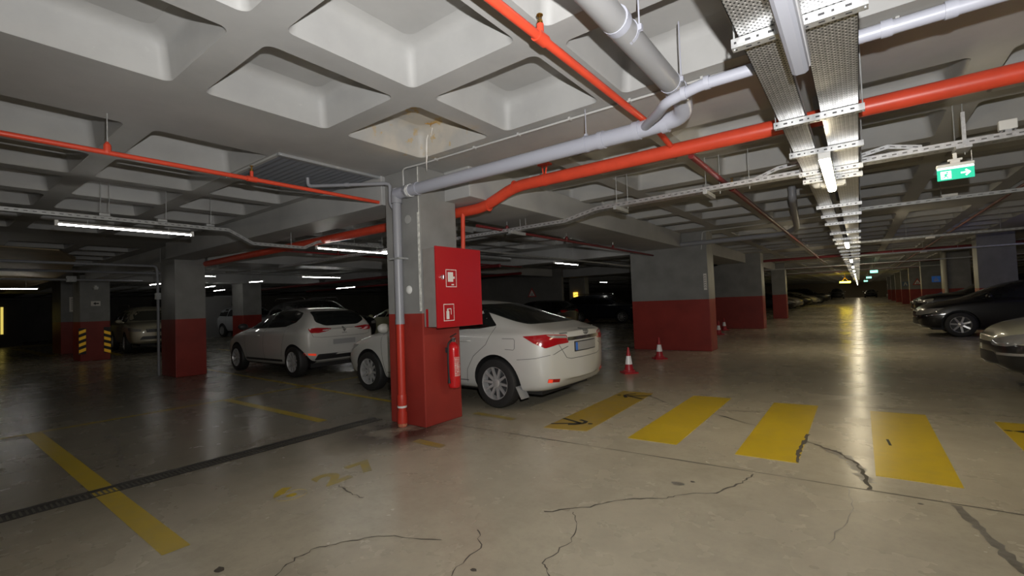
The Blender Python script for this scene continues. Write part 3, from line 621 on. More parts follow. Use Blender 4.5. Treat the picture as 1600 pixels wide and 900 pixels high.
# corrugated sheet in the pan next to the column
t = thing('sheet_panel', 'blue grey ribbed metal panel closing the ceiling pan beside the big column', 'metal panel')
m = MB(); n = 30; x0, x1, y0, y1 = -5.80, -4.62, 2.33, 3.50; vs = []
for k in range(n+1):
    a = k/n; z = ZS-.012-(.007 if k % 2 else 0); vs += [(x0, y0+(y1-y0)*a, z), (x1, y0+(y1-y0)*a, z)]
m.add(vs, [(2*k,2*k+1,2*k+3,2*k+2) for k in range(n)]); ob('ribbed_sheet', m, m_corr, t)
m = MB(); m.box((x1,y0-.04,ZS-.028),(x1+.045,y1+.02,ZS-.001)); ob('foil_edge', m, mat('crumpled_foil', (.5,.52,.54), .3, metal=.6, bump=.8, bscale=50), t)
m = MB(); m.box((x0,y0-.04,ZS-.022),(x1,y0-.005,ZS-.001)); ob('edge_strip', m, m_cond, t)
# lime drip from the leaking pan
t = thing('lime_drip', 'white lime deposit dripping from the rust stained ceiling pan', 'stain')
m = MB(); 
pts = [(-3.53,3.36,3.19),(-3.58,3.37,3.12),(-3.60,3.38,3.03),(-3.62,3.40,2.95),(-3.63,3.40,2.90),(-3.63,3.40,2.80)]
m.tube(pts, [.006,.008,.010,.008,.005,.002], 8); m.tube([(-3.45,3.33,3.20),(-3.50,3.35,3.13)], [.004,.002], 6); ob('drip', m, m_signw, t)
m = MB(); 
for k in range(9): a = random.uniform(0,6.3); m.tube([(-3.42,3.28,3.215),(-3.42+.12*math.cos(a)*random.random(),3.28+.09*math.sin(a)*random.random(),3.212)], [.008,.003], 5)
ob('rust_bloom', m, mat('rust', (.45,.26,.07), .8), t)

# ================================================================== HOSE CABINET AND EXTINGUISHER
t = thing('hose_cabinet', 'red fire hose cabinet mounted on the big column', 'fire cabinet', (-3.915,3.56,1.12))
m = MB(); m.box((0,0,0),(.20,.73,.88)); ob('cabinet_box', m, m_cabside, t, bevel=.004)
m = MB(); m.box((.202,-.012,-.012),(.222,.742,.895)); d = ob('door', m, m_cab, t, bevel=.004)
m = MB(); m.box((.2215,.0,.01),(.2235,.018,.87)); m.box((.2215,.712,.01),(.2235,.73,.87)); m.box((.2215,.0,.875),(.2235,.73,.885)); ob('door_rim', m, m_cab, d)
m = MB(); m.lathe([(.026,0),(.026,.008),(.018,.014),(.018,.03),(.001,.03)], (.222,.075,.55), 'x', 16); h = ob('lock', m, m_chrome, d, smooth=True)
m = MB(); m.box((.25,.070,.525),(.256,.080,.575)); ob('lock_handle', m, m_chrome, h)
def cabsign(y, z, w, hgt, kind):
    m = MB(); m.box((.2222,y,z),(.2236,y+w,z+hgt)); s = ob('sticker', m, m_signw, d)
    m = MB(); m.box((.2236,y+.008,z+.008),(.2242,y+w-.008,z+hgt-.008)); ob('sticker_field', m, m_cab, s)
    m = MB()
    if kind: 
        m.box((.2242,y+.03,z+.06),(.2247,y+w-.055,z+hgt-.03)); m.box((.2242,y+w-.055,z+.095),(.2247,y+w-.028,z+.12)); m.box((.2242,y+.085,z+.02),(.2247,y+.125,z+.035))
    else:
        m.box((.2242,y+.04,z+.02),(.2247,y+.085,z+.11)); m.box((.2242,y+.05,z+.11),(.2247,y+.075,z+.135)); m.box((.2242,y+.055,z+.13),(.2247,y+.12,z+.14)); m.box((.2242,y+.112,z+.07),(.2247,y+.12,z+.135))
    ob('pictogram', m, m_signw, s)
cabsign(.135, .44, .17, .20, 1); cabsign(.085, .06, .165, .19, 0)
m = MB(); m.box((.03,-.0015,.0),(.065,0,.20)); ob('red_paint_smear', m, m_cab, t)
t = thing('fire_extinguisher', 'red fire extinguisher hung on the column below the hose cabinet', 'fire extinguisher', (-3.815,3.905,.40))
m = MB(); m.lathe([(.001,0),(.06,.0),(.068,.015),(.07,.03),(.07,.44),(.066,.475),(.05,.50),(.028,.515),(.022,.53)], n=28); ob('cylinder', m, mat('extinguisher_red', (.55,.012,.016), .22, coat=.4), t, smooth=True)
m = MB(); m.lathe([(.024,.525),(.024,.555),(.014,.56),(.014,.58)], n=16); m.lathe([(.016,0),(.016,.03)], (.0,-.03,.545), 'y', 12); v = ob('valve', m, m_chrome, t, smooth=True)
m = MB(); m.add([(-.008,-.045,.585),(.008,-.045,.585),(.008,.05,.615),(-.008,.05,.615),(-.008,-.045,.592),(.008,-.045,.592),(.008,.05,.625),(-.008,.05,.625)],[(0,3,2,1),(4,5,6,7),(0,1,5,4),(1,2,6,5),(2,3,7,6),(3,0,4,7)]); m.box((-.007,-.04,.56),(.007,.045,.567)); ob('lever', m, m_blk2, v)
m = MB(); m.tube(bend([(.0,-.03,.55),(.0,-.085,.52),(.0,-.095,.30),(.0,-.088,.10)], .05), .010, 10); m.tube([(0,-.088,.12),(0,-.086,.06)], [.012,.018], 10); ob('hose', m, m_black, t, smooth=True)
m = MB(); 
for k in range(9):
    a0 = -.75+k*.18; 
    m.add([(.0708*math.cos(a), .0708*math.sin(a), z) for a in (a0, a0+.18) for z in (.13,.36)], [(0,2,3,1)])
lb = ob('paper_label', m, mat('label_red_print', (.55,.10,.09), .5), t)
m = MB()
for r in range(11):
    z = .35-r*.02
    for k in range(6):
        a0 = -.65+k*.23+random.uniform(-.02,.02); w = random.uniform(.06,.18); h = .009 if r not in (4,5) else .013
        m.add([(.0714*math.cos(a), .0714*math.sin(a), q) for a in (a0, a0+w) for q in (z-h, z)], [(0,2,3,1)])
ob('label_print', m, m_signw, lb)
m = MB(); m.box((-.105,-.03,.40),(-.06,.03,.46)); ob('wall_bracket', m, m_blk2, t)
t = thing('wall_socket', 'small round white cap on the left face of the big column beside the drain pipe', 'socket cover', (-4.13,3.54,1.55))
m = MB(); m.lathe([(.045,0),(.045,-.012),(.03,-.022),(.001,-.024)], axis='y', n=20); ob('cover', m, m_white, t, smooth=True); m = MB(); m.lathe([(.048,0),(.048,-.006)], axis='y', n=20); ob('rim', m, m_white, t)
t = thing('wall_socket', 'round grey painted cap high on the left face of the big column', 'socket cover', (-4.11,3.54,2.36)); m = MB(); m.lathe([(.05,0),(.05,-.012),(.001,-.015)], axis='y', n=20); ob('cover', m, mat('grey_cap', (.36,.36,.35), .5), t, smooth=True); m = MB(); m.lathe([(.053,0),(.053,-.006)], axis='y', n=20); ob('rim', m, m_col, t)
# exit sign
t = thing('exit_sign', 'green lit running man exit sign with a right arrow hung under the tray', 'exit sign', (.72,5.50,2.29))
m = MB(); m.box((-.12,-.004,-.01),(.115,.012,.10)); p = ob('sign_panel', m, m_green, t)
m = MB(); m.box((-.122,-.03,.10),(.117,.035,.125)); ob('lamp_bar', m, m_white, t, bevel=.005)
m = MB(); m.box((-.12,-.0046,.082),(.115,-.004,.10)); m.box((-.098,-.0046,.0),(-.03,-.004,.068)); ob('white_field', m, m_exitw, p)
m = MB()
def stroke(m, a, b, w, y=-.0052):
    a = Vector(a); b = Vector(b); d = (b-a).normalized(); n = Vector((-d.y, d.x))*w/2; m.add([(a.x+n.x,y,a.y+n.y),(b.x+n.x,y,b.y+n.y),(b.x-n.x,y,b.y-n.y),(a.x-n.x,y,a.y-n.y)], [(0,1,2,3)])
stroke(m,(-.062,.045),(-.067,.025),.014); stroke(m,(-.067,.027),(-.052,.016),.007); stroke(m,(-.052,.016),(-.055,.003),.006); stroke(m,(-.067,.025),(-.078,.012),.007); stroke(m,(-.078,.012),(-.092,.012),.006); stroke(m,(-.06,.044),(-.045,.032),.005); stroke(m,(-.062,.044),(-.08,.035),.005)
m.add([(-.056+.007*math.cos(k*PI/5),-.0052,.055+.007*math.sin(k*PI/5)) for k in range(10)], [tuple(range(10))]); ob('running_man', m, m_green, p)
m = MB(); stroke(m,(.03,.038),(.085,.038),.014); stroke(m,(.06,.062),(.088,.036),.013); stroke(m,(.06,.012),(.088,.04),.013); ob('arrow', m, m_exitw, p)
m = MB(); m.box((-.03,-.01,.125),(.03,.02,.16)); m.box((-.045,-.015,.15),(.045,.025,.165)); m.box((-.012,-.006,.16),(.012,.012,.215)); ob('mount', m, m_white, t)
m = MB(); m.box((.102,.0,.125),(.106,.004,.22)); ob('cable', m, m_white, t)
for x, y in ((.72,33),(.7,48),(.66,66)):
    t = thing('exit_sign', {33:'small distant green exit sign, nearest of the far three',48:'tiny green exit sign, middle of the far three',66:'tiniest green exit light farthest down the aisle'}[y], 'exit sign', (x,y,2.30), 0, 'distant exit signs')
    m = MB(); m.box((-.17,-.01,-.0),(.17,.01,.14)); ob('sign_panel', m, mat('exit_far_%d' % y, (.2,.7,.5), .4, emit=(.25,1,.7), es=3), t); m = MB(); m.box((-.01,-.01,.14),(.01,.01,.68)); ob('mount', m, m_drk, t)
# emergency light on the right tray
t = thing('emergency_lamp', 'white box lamp tilted on two legs above the right hand tray', 'emergency lamp', (1.05,5.52,2.60))
m = MB(); m.box((-.055,-.03,.03),(.055,.03,.11)); ob('lamp_body', m, m_white, t, bevel=.006)
m = MB(); m.tube([(-.035,-.02,.02),(-.075,-.02,-.005)], .005, 6); m.tube([(.035,-.02,.02),(.085,-.02,-.005)], .005, 6); m.box((-.02,-.025,-.0),(.02,.02,.035)); ob('legs', m, m_galv, t)
# yellow lit box hung over the aisle
t = thing('lit_yellow_sign', 'bright yellow lit sign box hung over the far end of the aisle', 'sign', (-1.0,53,2.08))
m = MB(); m.box((-.42,-.06,0),(.42,.06,.14)); ob('light_box', m, m_yglow, t, bevel=.01); m = MB(); m.tube([(-.25,0,.14),(0,0,.5)], .02, 6); m.tube([(.25,0,.14),(0,0,.5)], .02, 6); m.tube([(0,0,.5),(0,0,.88)], .02, 6); ob('suspension', m, m_hazy, t)
t = thing('lit_yellow_sign', 'small square yellow lit sign between the white sedan and the wide column', 'sign', (-15.6,28.06,1.78))
m = MB(); m.box((-.16,-.03,-.16),(.16,.03,.16)); ob('light_box', m, mat('lit_amber', (.9,.6,.1), .4, emit=(1,.55,.07), es=2.2), t, bevel=.01); m = MB(); m.box((-.08,.03,-.08),(.08,.05,.08)); ob('mount', m, m_drk, t)
# wall signs
def sign_sq(x, y, z, w, h, lab):
    t = thing('pedestrian_sign', lab, 'road sign', (x,y,z)); m = MB(); m.box((-w/2,-.01,-h/2),(w/2,.01,h/2)); ob('sign_board', m, m_blue, t)
    m = MB(); a = [(-w*.3,-h*.33),(w*.3,-h*.33),(0,h*.34)]; m.add([(p[0],-.0115,p[1]) for p in a], [(0,1,2)]); f = ob('white_triangle', m, m_signw, t)
    m = MB(); stroke(m,(0,h*.08),(-w*.1,-h*.3),w*.06,-.013); stroke(m,(0,h*.08),(w*.1,-h*.3),w*.06,-.013); stroke(m,(-w*.1,-h*.08),(w*.1,-h*.08),w*.05,-.013); stroke(m,(0,h*.17),(0,-h*.05),w*.08,-.013); ob('walking_figure', m, m_blue, f)
sign_sq(3.62, 36.38, 1.83, .38, .34, 'blue square pedestrian crossing sign on a dark right hand column')
def sign_tri(x, y, z, w, lab, grp=None):
    t = thing('warning_sign', lab, 'road sign', (x,y,z), 0, grp); h = w*.9
    m = MB(); m.prism([(-w/2,0),(w/2,0),(0,h)], -.01, .01, 0, lambda p: (p[0], p[2], p[1])); b_ = ob('red_triangle', m, mat('sign_red', (.45,.06,.05), .5), t)
    m = MB(); m.prism([(-w*.33,h*.12),(w*.33,h*.12),(0,h*.76)], -.013, -.011, 0, lambda p: (p[0], p[2], p[1])); f = ob('white_field', m, m_signw, t)
    m = MB()
    for s in (-1, 1): stroke(m,(s*w*.08,h*.4),(s*w*.08,h*.25),w*.06,-.0145); stroke(m,(s*w*.08,h*.25),(s*w*.13,h*.14),w*.035,-.0145); stroke(m,(s*w*.08,h*.25),(s*w*.04,h*.14),w*.035,-.0145)
    ob('children_figures', m, m_drk, f)
sign_tri(3.42, 44.58, 1.58, .56, 'red bordered triangular warning sign on a right hand column')
sign_tri(-13.35, 19.485, 1.63, .54, 'red bordered triangular warning sign in the dark above the white sedan roof')
m = MB(); m.box((-17.2,19.5,0),(-11.6,19.7,2.95)); tag(ob('wall_right', m, m_wall), kind='structure')
t = thing('blue_sign', 'tiny pale blue sign on a far right column', 'road sign', (3.25,52.78,1.75)); m = MB(); m.box((-.22,-.02,-.2),(.22,.02,.2)); ob('sign_board', m, mat('pale_blue', (.12,.18,.3), .5), t); m = MB(); stroke(m,(-.1,-.15),(0,.15),.08,-.022); stroke(m,(.1,-.15),(0,.15),.08,-.022); ob('figure', m, m_signw, t)
t = thing('round_sign', 'small round pale sign on a far right column beside the tiny blue one', 'road sign', (3.75,52.74,1.78)); m = MB(); m.lathe([(.001,-.02),(.25,-.02),(.25,.01)], axis='y', n=20); ob('disc', m, m_signw, t); m = MB(); m.lathe([(.001,-.024),(.15,-.024),(.15,-.02)], axis='y', n=20); ob('symbol', m, m_hazy, t)
# column plate on the wide column
t = thing('column_plate', 'narrow vertical white plate with row letters on the wide column', 'sign', (-3.0,11.89,1.70))
m = MB(); m.box((-.035,-.006,-.2),(.035,.004,.2)); ob('plate', m, m_signw, t); m = MB()
for k in range(6): z = .15-k*.055; stroke(m,(-.018,z),(.018,z),.01,-.0075); stroke(m,(-.018,z),(-.018,z-.03),.008,-.0075); stroke(m,(.018,z),(.018,z-.03),.008,-.0075)
ob('letters', m, m_drk, t)
# hazard corner guards on the far left column
for k, (x, y, s) in enumerate(((-20.09,3.60,1),(-20.09,4.22,-1))):
    t = thing('corner_guard', ['left yellow and black striped corner guard on the far left column','right yellow and black striped corner guard on the far left column'][k], 'corner guard', (x,y,.27), 0, 'striped corner guards')
    m = MB(); m.box((0,-.09,-.04),(.012,.09,.80)); ob('black_backing', m, m_drk, t)
    for q in range(4):
        z = .0+q*.2; m = MB(); m.prism([(-.085,z),(.085,z+s*.07),(.085,z+.1+s*.07),(-.085,z+.1)], .012, .016, 0, lambda p: (p[2], p[0], p[1])); ob('yellow_stripe', m, m_hazy, t)
m_cg = m_hazy
t = thing('corner_guard', 'striped guard on the dark column right of the white hatchback', 'corner guard', (-11.88,12.1,.6), 0, 'striped corner guards')
m = MB(); m.box((0,-.1,0),(.01,.1,.9)); ob('black_backing', m, m_drk, t)
for q in range(4): m = MB(); m.prism([(-.08,.08+q*.22),(.0,.02+q*.22),(.08,.08+q*.22),(.08,.15+q*.22),(0,.09+q*.22),(-.08,.15+q*.22)], .010, .014, 0, lambda p: (p[2],p[0],p[1])); ob('yellow_stripe', m, m_hazy, t)
t = thing('notice', 'white paper notice on the far left wall pier', 'notice', (-25.58,4.42,1.98)); m = MB(); m.box((0,-.22,-.3),(.01,.22,.3)); ob('paper', m, m_signw, t); m = MB()
for k in range(6): m.box((.010,-.17,.2-k*.08),(.0115,.17,.22-k*.08))
ob('printed_lines', m, m_drk, t)
t = thing('notice', 'small white and grey arrow plate on the far left column', 'notice', (-20.08,3.93,1.86)); m = MB(); m.box((0,-.12,-.08),(.01,.12,.08)); ob('plate', m, m_signw, t); m = MB(); m.add([(.0115,-.07,0),(.0115,0,.05),(.0115,0,.02),(.0115,.08,.02),(.0115,.08,-.02),(.0115,0,-.02),(.0115,0,-.05)], [tuple(range(7))]); ob('arrow', m, m_drk, t)
t = thing('security_camera', 'small dome camera high on the far left column', 'security camera', (-20.06,3.93,2.36)); m = MB(); m.lathe([(.001,-.05),(.05,-.04),(.07,0),(.07,.05)], n=16); ob('dome', m, m_white, t, smooth=True); m = MB(); m.box((-.05,-.03,.04),(.02,.03,.09)); ob('arm', m, m_white, t)

# ================================================================== TRAFFIC CONES
def cone(x, y, label, src=None):
    t = thing('traffic_cone', label, 'traffic cone', (x,y,0), random.uniform(0,1), 'red and white traffic cones')
    mr = m_conered
    m = MB(); m.box((-.13,-.13,0),(.13,.13,.03)); m.lathe([(.115,.03),(.105,.06),(.10,.062)], n=24); ob('base', m, mr, t, bevel=.006)
    m = MB(); m.lathe([(.082,.06),(.064,.17),(.064,.171)], n=24); ob('lower_band', m, mr, t, smooth=True); m = MB(); m.lathe([(.040,.31),(.016,.46),(.012,.47),(.001,.47)], n=24); ob('cone_tip', m, mr, t, smooth=True)
    m = MB(); m.lathe([(.066,.165),(.042,.315)], n=24); ob('white_sleeve', m, m_sleeve, t, smooth=True)
m_conered = mat('cone_red', (.42,.02,.03), .4); m_sleeve = mat('reflective_white', (.95,.95,.97), .25, emit=(.9,.92,1), es=.0)
cone(-3.42,8.02,'traffic cone nearest the white sedan'); cone(-3.60,10.15,'traffic cone in front of the wide column, second from the sedan'); cone(-3.95,17.1,'third traffic cone, beyond the wide column'); cone(-4.25,19.3,'farthest traffic cone, just behind the third')

# ================================================================== CARS
def body_mesh(tab, wheels, rarch, paint):
    """tab rows: x, zb, ws,zs, wm,zm, wb,zbe, wba,zba, wr,zr, zt"""
    vs = []; fs = []; NR = 6
    def row(t):
        x, zb, ws, zs, wm, zm, wb, ze, wba, zba, wr, zr, zt = t
        half = [(ws*.86, zb), (ws, zs), (wm, zm), (wb, ze), (wba, zba), (wr, zr)]
        return x, zb, half, zt
    R = [row(t) for t in tab]
    for x, zb, half, zt in R:   # ring: bottom centre, left 6, top centre, right 6
        vs.append((x, 0, zb)); vs += [(x, w, z) for w, z in half]; vs.append((x, 0, zt)); vs += [(x, -w, z) for w, z in reversed(half)]
    K = 14
    for i in range(len(R)-1):
        for k in range(K): fs.append((i*K+k, i*K+(k+1)%K, (i+1)*K+(k+1)%K, (i+1)*K+k))
    for e in (0, len(R)-1):     # end caps with bowed centre columns
        x, zb, half, zt = R[e]; s = 1 if e else -1; base = e*K; bow = tab[e][0]
        cols = []
        for f in (.62, 0, -.62):
            c = []
            for j in range(NR):
                w, z = half[j]; zz = z+(0 if j < NR-1 else (zt-z)*(1-abs(f))*.9)
                vs.append((x+s*.10*(1-f*f), w*f, zz)); c.append(len(vs)-1)
            cols.append(c)
        L = [base+1+j for j in range(NR)]; Rr = [base+13-j for j in range(NR)]
        grid = [L]+cols+[Rr]
        for a, b in zip(grid[:-1], grid[1:]):
            for j in range(NR-1): fs.append((a[j], a[j+1], b[j+1], b[j]))
        fs.append((base, L[0], cols[0][0], cols[1][0])); fs.append((base, cols[1][0], cols[2][0], Rr[0]))
        fs.append((base+7, cols[1][-1], cols[0][-1], L[-1])); fs.append((base+7, Rr[-1], cols[2][-1], cols[1][-1]))
    me = bpy.data.meshes.new('cage'); me.from_pydata(vs, [], fs); me.materials.append(paint)
    bm = bmesh.new(); bm.from_mesh(me); bmesh.ops.recalc_face_normals(bm, faces=bm.faces)
    cl = bm.edges.layers.float.get('crease_edge') or bm.edges.layers.float.new('crease_edge')
    bm.verts.ensure_lookup_table()
    for e in bm.edges:
        a, b = sorted(v.index for v in e.verts)
        if b < len(R)*K and b-a == K and a % K in (4, 10): e[cl] = .35
    bm.to_mesh(me); bm.free()
    o = bpy.data.objects.new('cage', me); C.objects.link(o); s = o.modifiers.new('s', 'SUBSURF'); s.levels = 3; s.render_levels = 3
    cm = MB()
    for wx, wz in wheels:
        for sy in (-1, 1):
            a, b = (.56, 1.2) if sy > 0 else (-1.2, -.56); cm.lathe([(rarch, a), (rarch, b)], (wx, 0, wz), 'y', 40)
    cu = ob('cut', cm, m_black); bo = o.modifiers.new('b', 'BOOLEAN'); bo.object = cu; bo.solver = 'EXACT'; bo.operation = 'DIFFERENCE'; bo.material_mode = 'TRANSFER'
    bpy.context.view_layer.update(); dg = bpy.context.evaluated_depsgraph_get()
    m2 = bpy.data.meshes.new_from_object(o.evaluated_get(dg)); bpy.data.objects.remove(o); bpy.data.objects.remove(cu)
    m2.polygons.foreach_set('use_smooth', [True]*len(m2.polygons)); m2.set_sharp_from_angle(angle=math.radians(35))
    bm = bmesh.new(); bm.from_mesh(m2); bv = BVHTree.FromBMesh(bm); bm.free()
    return m2, bv
def densify(poly, step, closed=True):
    out = []; n = len(poly)
    for i in range(n if closed else n-1):
        a = Vector(poly[i]); b = Vector(poly[(i+1) % n]); k = max(1, int((b-a).length/step))
        for q in range(k): out.append(a.lerp(b, q/k))
    if not closed: out.append(Vector(poly[-1]))
    return out
def roundp(poly, r, n=4):
    out = []; N_ = len(poly)
    for i in range(N_):
        a, b, c = Vector(poly[i-1]), Vector(poly[i]), Vector(poly[(i+1) % N_]); u = a-b; v = c-b; q = min(r, u.length*.45, v.length*.45)
        p0 = b+u.normalized()*q; p1 = b+v.normalized()*q
        for k in range(n+1): t = k/n; out.append(((1-t)**2*p0+2*t*(1-t)*b+t*t*p1))
    return out
def decal(bv, poly, yaw, off=.004, th=.008, step=.07, r=.0, top=False):
    if r: poly = roundp(poly, r)
    P = densify(poly, step); n = len(P)
    xs = [p.x for p in P]; ys_ = [p.y for p in P]; pts = list(P)
    y = min(ys_)+step*.6
    def inside(q):
        c = False; j = n-1
        for i in range(n):
            if (P[i].y > q[1]) != (P[j].y > q[1]) and q[0] < (P[j].x-P[i].x)*(q[1]-P[i].y)/(P[j].y-P[i].y)+P[i].x: c = not c
            j = i
        return c
    while y < max(ys_):
        x = min(xs)+step*.6
        while x < max(xs):
            if inside((x, y)) and min((Vector((x,y))-p).length for p in P) > step*.45: pts.append(Vector((x, y)))
            x += step
        y += step
    V, E_, Fc, _, _, _ = geometry.delaunay_2d_cdt(pts, [], [list(range(n))], 1, 1e-5)
    d = Vector((math.cos(yaw), math.sin(yaw), 0)); u = Vector((math.sin(yaw), -math.cos(yaw), 0))
    hit = []; 
    for p in V:
        if top: o_, dr_ = Vector((p.x, p.y, 5)), Vector((0,0,-1))
        else: o_, dr_ = u*p.x+Vector((0,0,p.y))+d*6, -d
        h, nn, _, _ = bv.ray_cast(o_, dr_)
        if h is None: hit.append(None)
        else:
            if nn.dot(dr_) > 0: nn = -nn
            hit.append((h, nn))
    m = MB(); ok = {}; vs = []
    for i, h in enumerate(hit):
        if h: ok[i] = len(vs)//2; vs += [h[0]+h[1]*off, h[0]+h[1]*(off-th)]
    fs = []; ec = {}
    for f in Fc:
        if all(i in ok for i in f):
            g = [ok[i] for i in f]; fs.append(tuple(2*i for i in g))
            for a, b in zip(g, g[1:]+g[:1]): ec[(a, b)] = ec.get((a, b), 0)+1
    for (a, b) in ec:
        if (b, a) not in ec: fs.append((2*b, 2*a, 2*a+1, 2*b+1))
    m.add(vs, fs); return m
def strip_poly(pts, w):
    pts = [Vector(p) for p in pts]; L = []; R = []
    for i, p in enumerate(pts):
        dd = (pts[min(i+1,len(pts)-1)]-pts[max(i-1,0)]).normalized(); nn = Vector((-dd.y, dd.x))*w/2; L.append(p+nn); R.append(p-nn)
    return L+R[::-1]
def mir(m): 
    q = MB(); q.v = [(x,-y,z) for x,y,z in m.v]; q.f = [tuple(reversed(f)) for f in m.f]; q.m = list(m.m); return q
def wheel(parent, x, y, r, side, rim_m, ns=10, w=.20, rr=.66):
    m = MB(); R = r; pr = [(R*rr,-w/2),(R*.80,-w/2-.004),(R*.95,-w/2+.012),(R*.995,-w/2+.035),(R,-.03),(R,.03),(R*.995,w/2-.035),(R*.95,w/2-.012),(R*.80,w/2+.004),(R*rr,w/2)]
    m.lathe(pr+[pr[0]], (0,0,0), 'y', 36, caps=False); o = ob('wheel', m, m_black, parent, smooth=True); o.location = (x, side*(y-w/2), r)
    s = side; m = MB(); q = s*(w/2-.004)
    m.lathe([(R*rr,q),(R*rr*.97,q+s*.002),(R*rr*.93,q-s*.02),(R*rr*.90,q-s*.10)], (0,0,0), 'y', 36, caps=False)
    for k in range(ns):
        a = 2*PI*k/ns+.1; c, t = math.cos(a), math.sin(a)
        def T(p): u_, v_, h_ = p; return (c*u_-t*v_, s*h_, t*u_+c*v_)
        r0, r1 = R*.10, R*rr*.95; w0, w1 = R*.055*(10/ns)**.8, R*.045*(10/ns)**.9
        h0, h1 = w/2-.035, w/2-.012
        vv = [T((r0,-w0,h0)),T((r0,w0,h0)),T((r1,w1,h1)),T((r1,-w1,h1)),T((r0,-w0,h0-.03)),T((r0,w0,h0-.03)),T((r1,w1,h1-.025)),T((r1,-w1,h1-.025))]
        m.add(vv, [(0,1,2,3),(4,7,6,5),(0,4,5,1),(1,5,6,2),(2,6,7,3),(3,7,4,0)])
    m.lathe([(R*.17,s*(w/2-.05)),(R*.17,s*(w/2-.030)),(R*.13,s*(w/2-.022)),(.001,s*(w/2-.02))], (0,0,0), 'y', 20)
    ri = ob('rim', m, rim_m, o, smooth=True)
    m = MB(); m.lathe([(.001,s*.0),(R*rr*.92,s*.0),(R*rr*.92,-s*.02)], (0,0,0), 'y', 24); ob('brake_disc', m, m_blk2, o)
    return o
TAB = {}
TAB['sedan'] = [
 (-2.13,.36,.55,.39,.64,.58,.62,.86,.57,.94,.42,.965,.975),
 (-2.09,.26,.69,.32,.75,.58,.72,.885,.66,.965,.48,.99,.998),
 (-1.94,.21,.79,.28,.855,.60,.82,.92,.735,.99,.54,1.015,1.025),
 (-1.78,.20,.82,.26,.885,.60,.855,.935,.755,1.015,.65,1.07,1.08),
 (-1.43,.19,.83,.25,.8875,.60,.86,.945,.745,1.02,.62,1.17,1.19),
 (-1.02,.19,.83,.25,.8875,.58,.86,.95,.75,1.02,.585,1.32,1.35),
 (-.60,.19,.83,.25,.8875,.58,.86,.945,.75,1.01,.578,1.39,1.425),
 (-.15,.19,.83,.24,.8875,.56,.86,.94,.755,.99,.575,1.41,1.45),
 (.25,.19,.83,.24,.8875,.56,.86,.93,.755,.975,.575,1.385,1.43),
 (.70,.19,.83,.24,.8875,.56,.86,.92,.75,.97,.60,1.22,1.27),
 (1.12,.19,.83,.25,.8875,.56,.86,.90,.74,.955,.60,.995,1.02),
 (1.50,.20,.82,.27,.885,.56,.85,.84,.73,.90,.52,.94,.955),
 (1.88,.21,.79,.30,.855,.54,.79,.75,.68,.82,.48,.86,.875),
 (2.07,.22,.68,.31,.745,.50,.69,.66,.59,.735,.42,.77,.785),
 (2.12,.30,.54,.35,.60,.48,.56,.60,.48,.66,.34,.69,.70)]
TAB['hatch'] = [
 (-1.72,.42,.58,.45,.66,.64,.66,.86,.63,.93,.54,.96,.97),
 (-1.70,.32,.68,.38,.765,.62,.765,.88,.71,1.00,.59,1.08,1.10),
 (-1.58,.26,.77,.32,.855,.62,.845,.92,.755,1.04,.61,1.25,1.29),
 (-1.36,.22,.81,.28,.89,.60,.875,.93,.755,1.05,.60,1.37,1.41),
 (-.95,.20,.83,.26,.895,.58,.875,.93,.76,1.03,.59,1.40,1.44),
 (-.40,.19,.83,.25,.895,.56,.872,.925,.76,1.00,.59,1.41,1.448),
 (.15,.19,.83,.25,.895,.56,.87,.92,.76,.99,.585,1.385,1.43),
 (.58,.19,.83,.25,.895,.56,.87,.91,.755,.98,.61,1.23,1.28),
 (1.02,.19,.83,.25,.895,.56,.865,.90,.745,.965,.60,1.01,1.04),
 (1.38,.20,.82,.27,.89,.56,.85,.86,.73,.92,.52,.96,.98),
 (1.75,.21,.80,.30,.86,.54,.80,.77,.68,.85,.46,.89,.905),
 (1.96,.24,.74,.32,.79,.50,.73,.68,.60,.74,.40,.78,.79),
 (2.03,.32,.62,.36,.68,.48,.62,.62,.50,.66,.34,.69,.70)]
TAB['suv'] = [
 (-2.42,.50,.78,.52,.86,.74,.85,1.02,.78,1.10,.62,1.12,1.13),
 (-2.38,.38,.84,.44,.93,.74,.92,1.05,.84,1.20,.70,1.36,1.38),
 (-2.22,.34,.88,.40,.97,.74,.95,1.08,.84,1.22,.70,1.68,1.71),
 (-1.80,.32,.91,.38,.985,.72,.965,1.09,.84,1.20,.69,1.75,1.79),
 (-1.0,.30,.92,.36,.99,.70,.965,1.09,.84,1.18,.69,1.78,1.825),
 (-.2,.30,.92,.36,.99,.70,.965,1.09,.84,1.17,.69,1.775,1.825),
 (.42,.30,.92,.36,.99,.70,.965,1.09,.84,1.16,.69,1.72,1.77),
 (.82,.30,.92,.36,.99,.70,.965,1.09,.83,1.15,.70,1.42,1.46),
 (1.18,.30,.92,.36,.99,.70,.96,1.09,.82,1.14,.66,1.17,1.20),
 (1.75,.32,.91,.38,.985,.70,.95,1.06,.80,1.12,.58,1.15,1.165),
 (2.20,.34,.88,.40,.96,.68,.92,1.00,.78,1.07,.54,1.10,1.115),
 (2.38,.36,.84,.42,.91,.66,.88,.92,.74,.99,.5,1.01,1.02),
 (2.43,.42,.74,.46,.82,.64,.80,.84,.68,.90,.48,.93,.94)]
WH = {'sedan': (1.34, -1.34, .322, .372), 'hatch': (1.29, -1.29, .318, .365), 'suv': (1.45, -1.46, .385, .44)}
BODY = {}
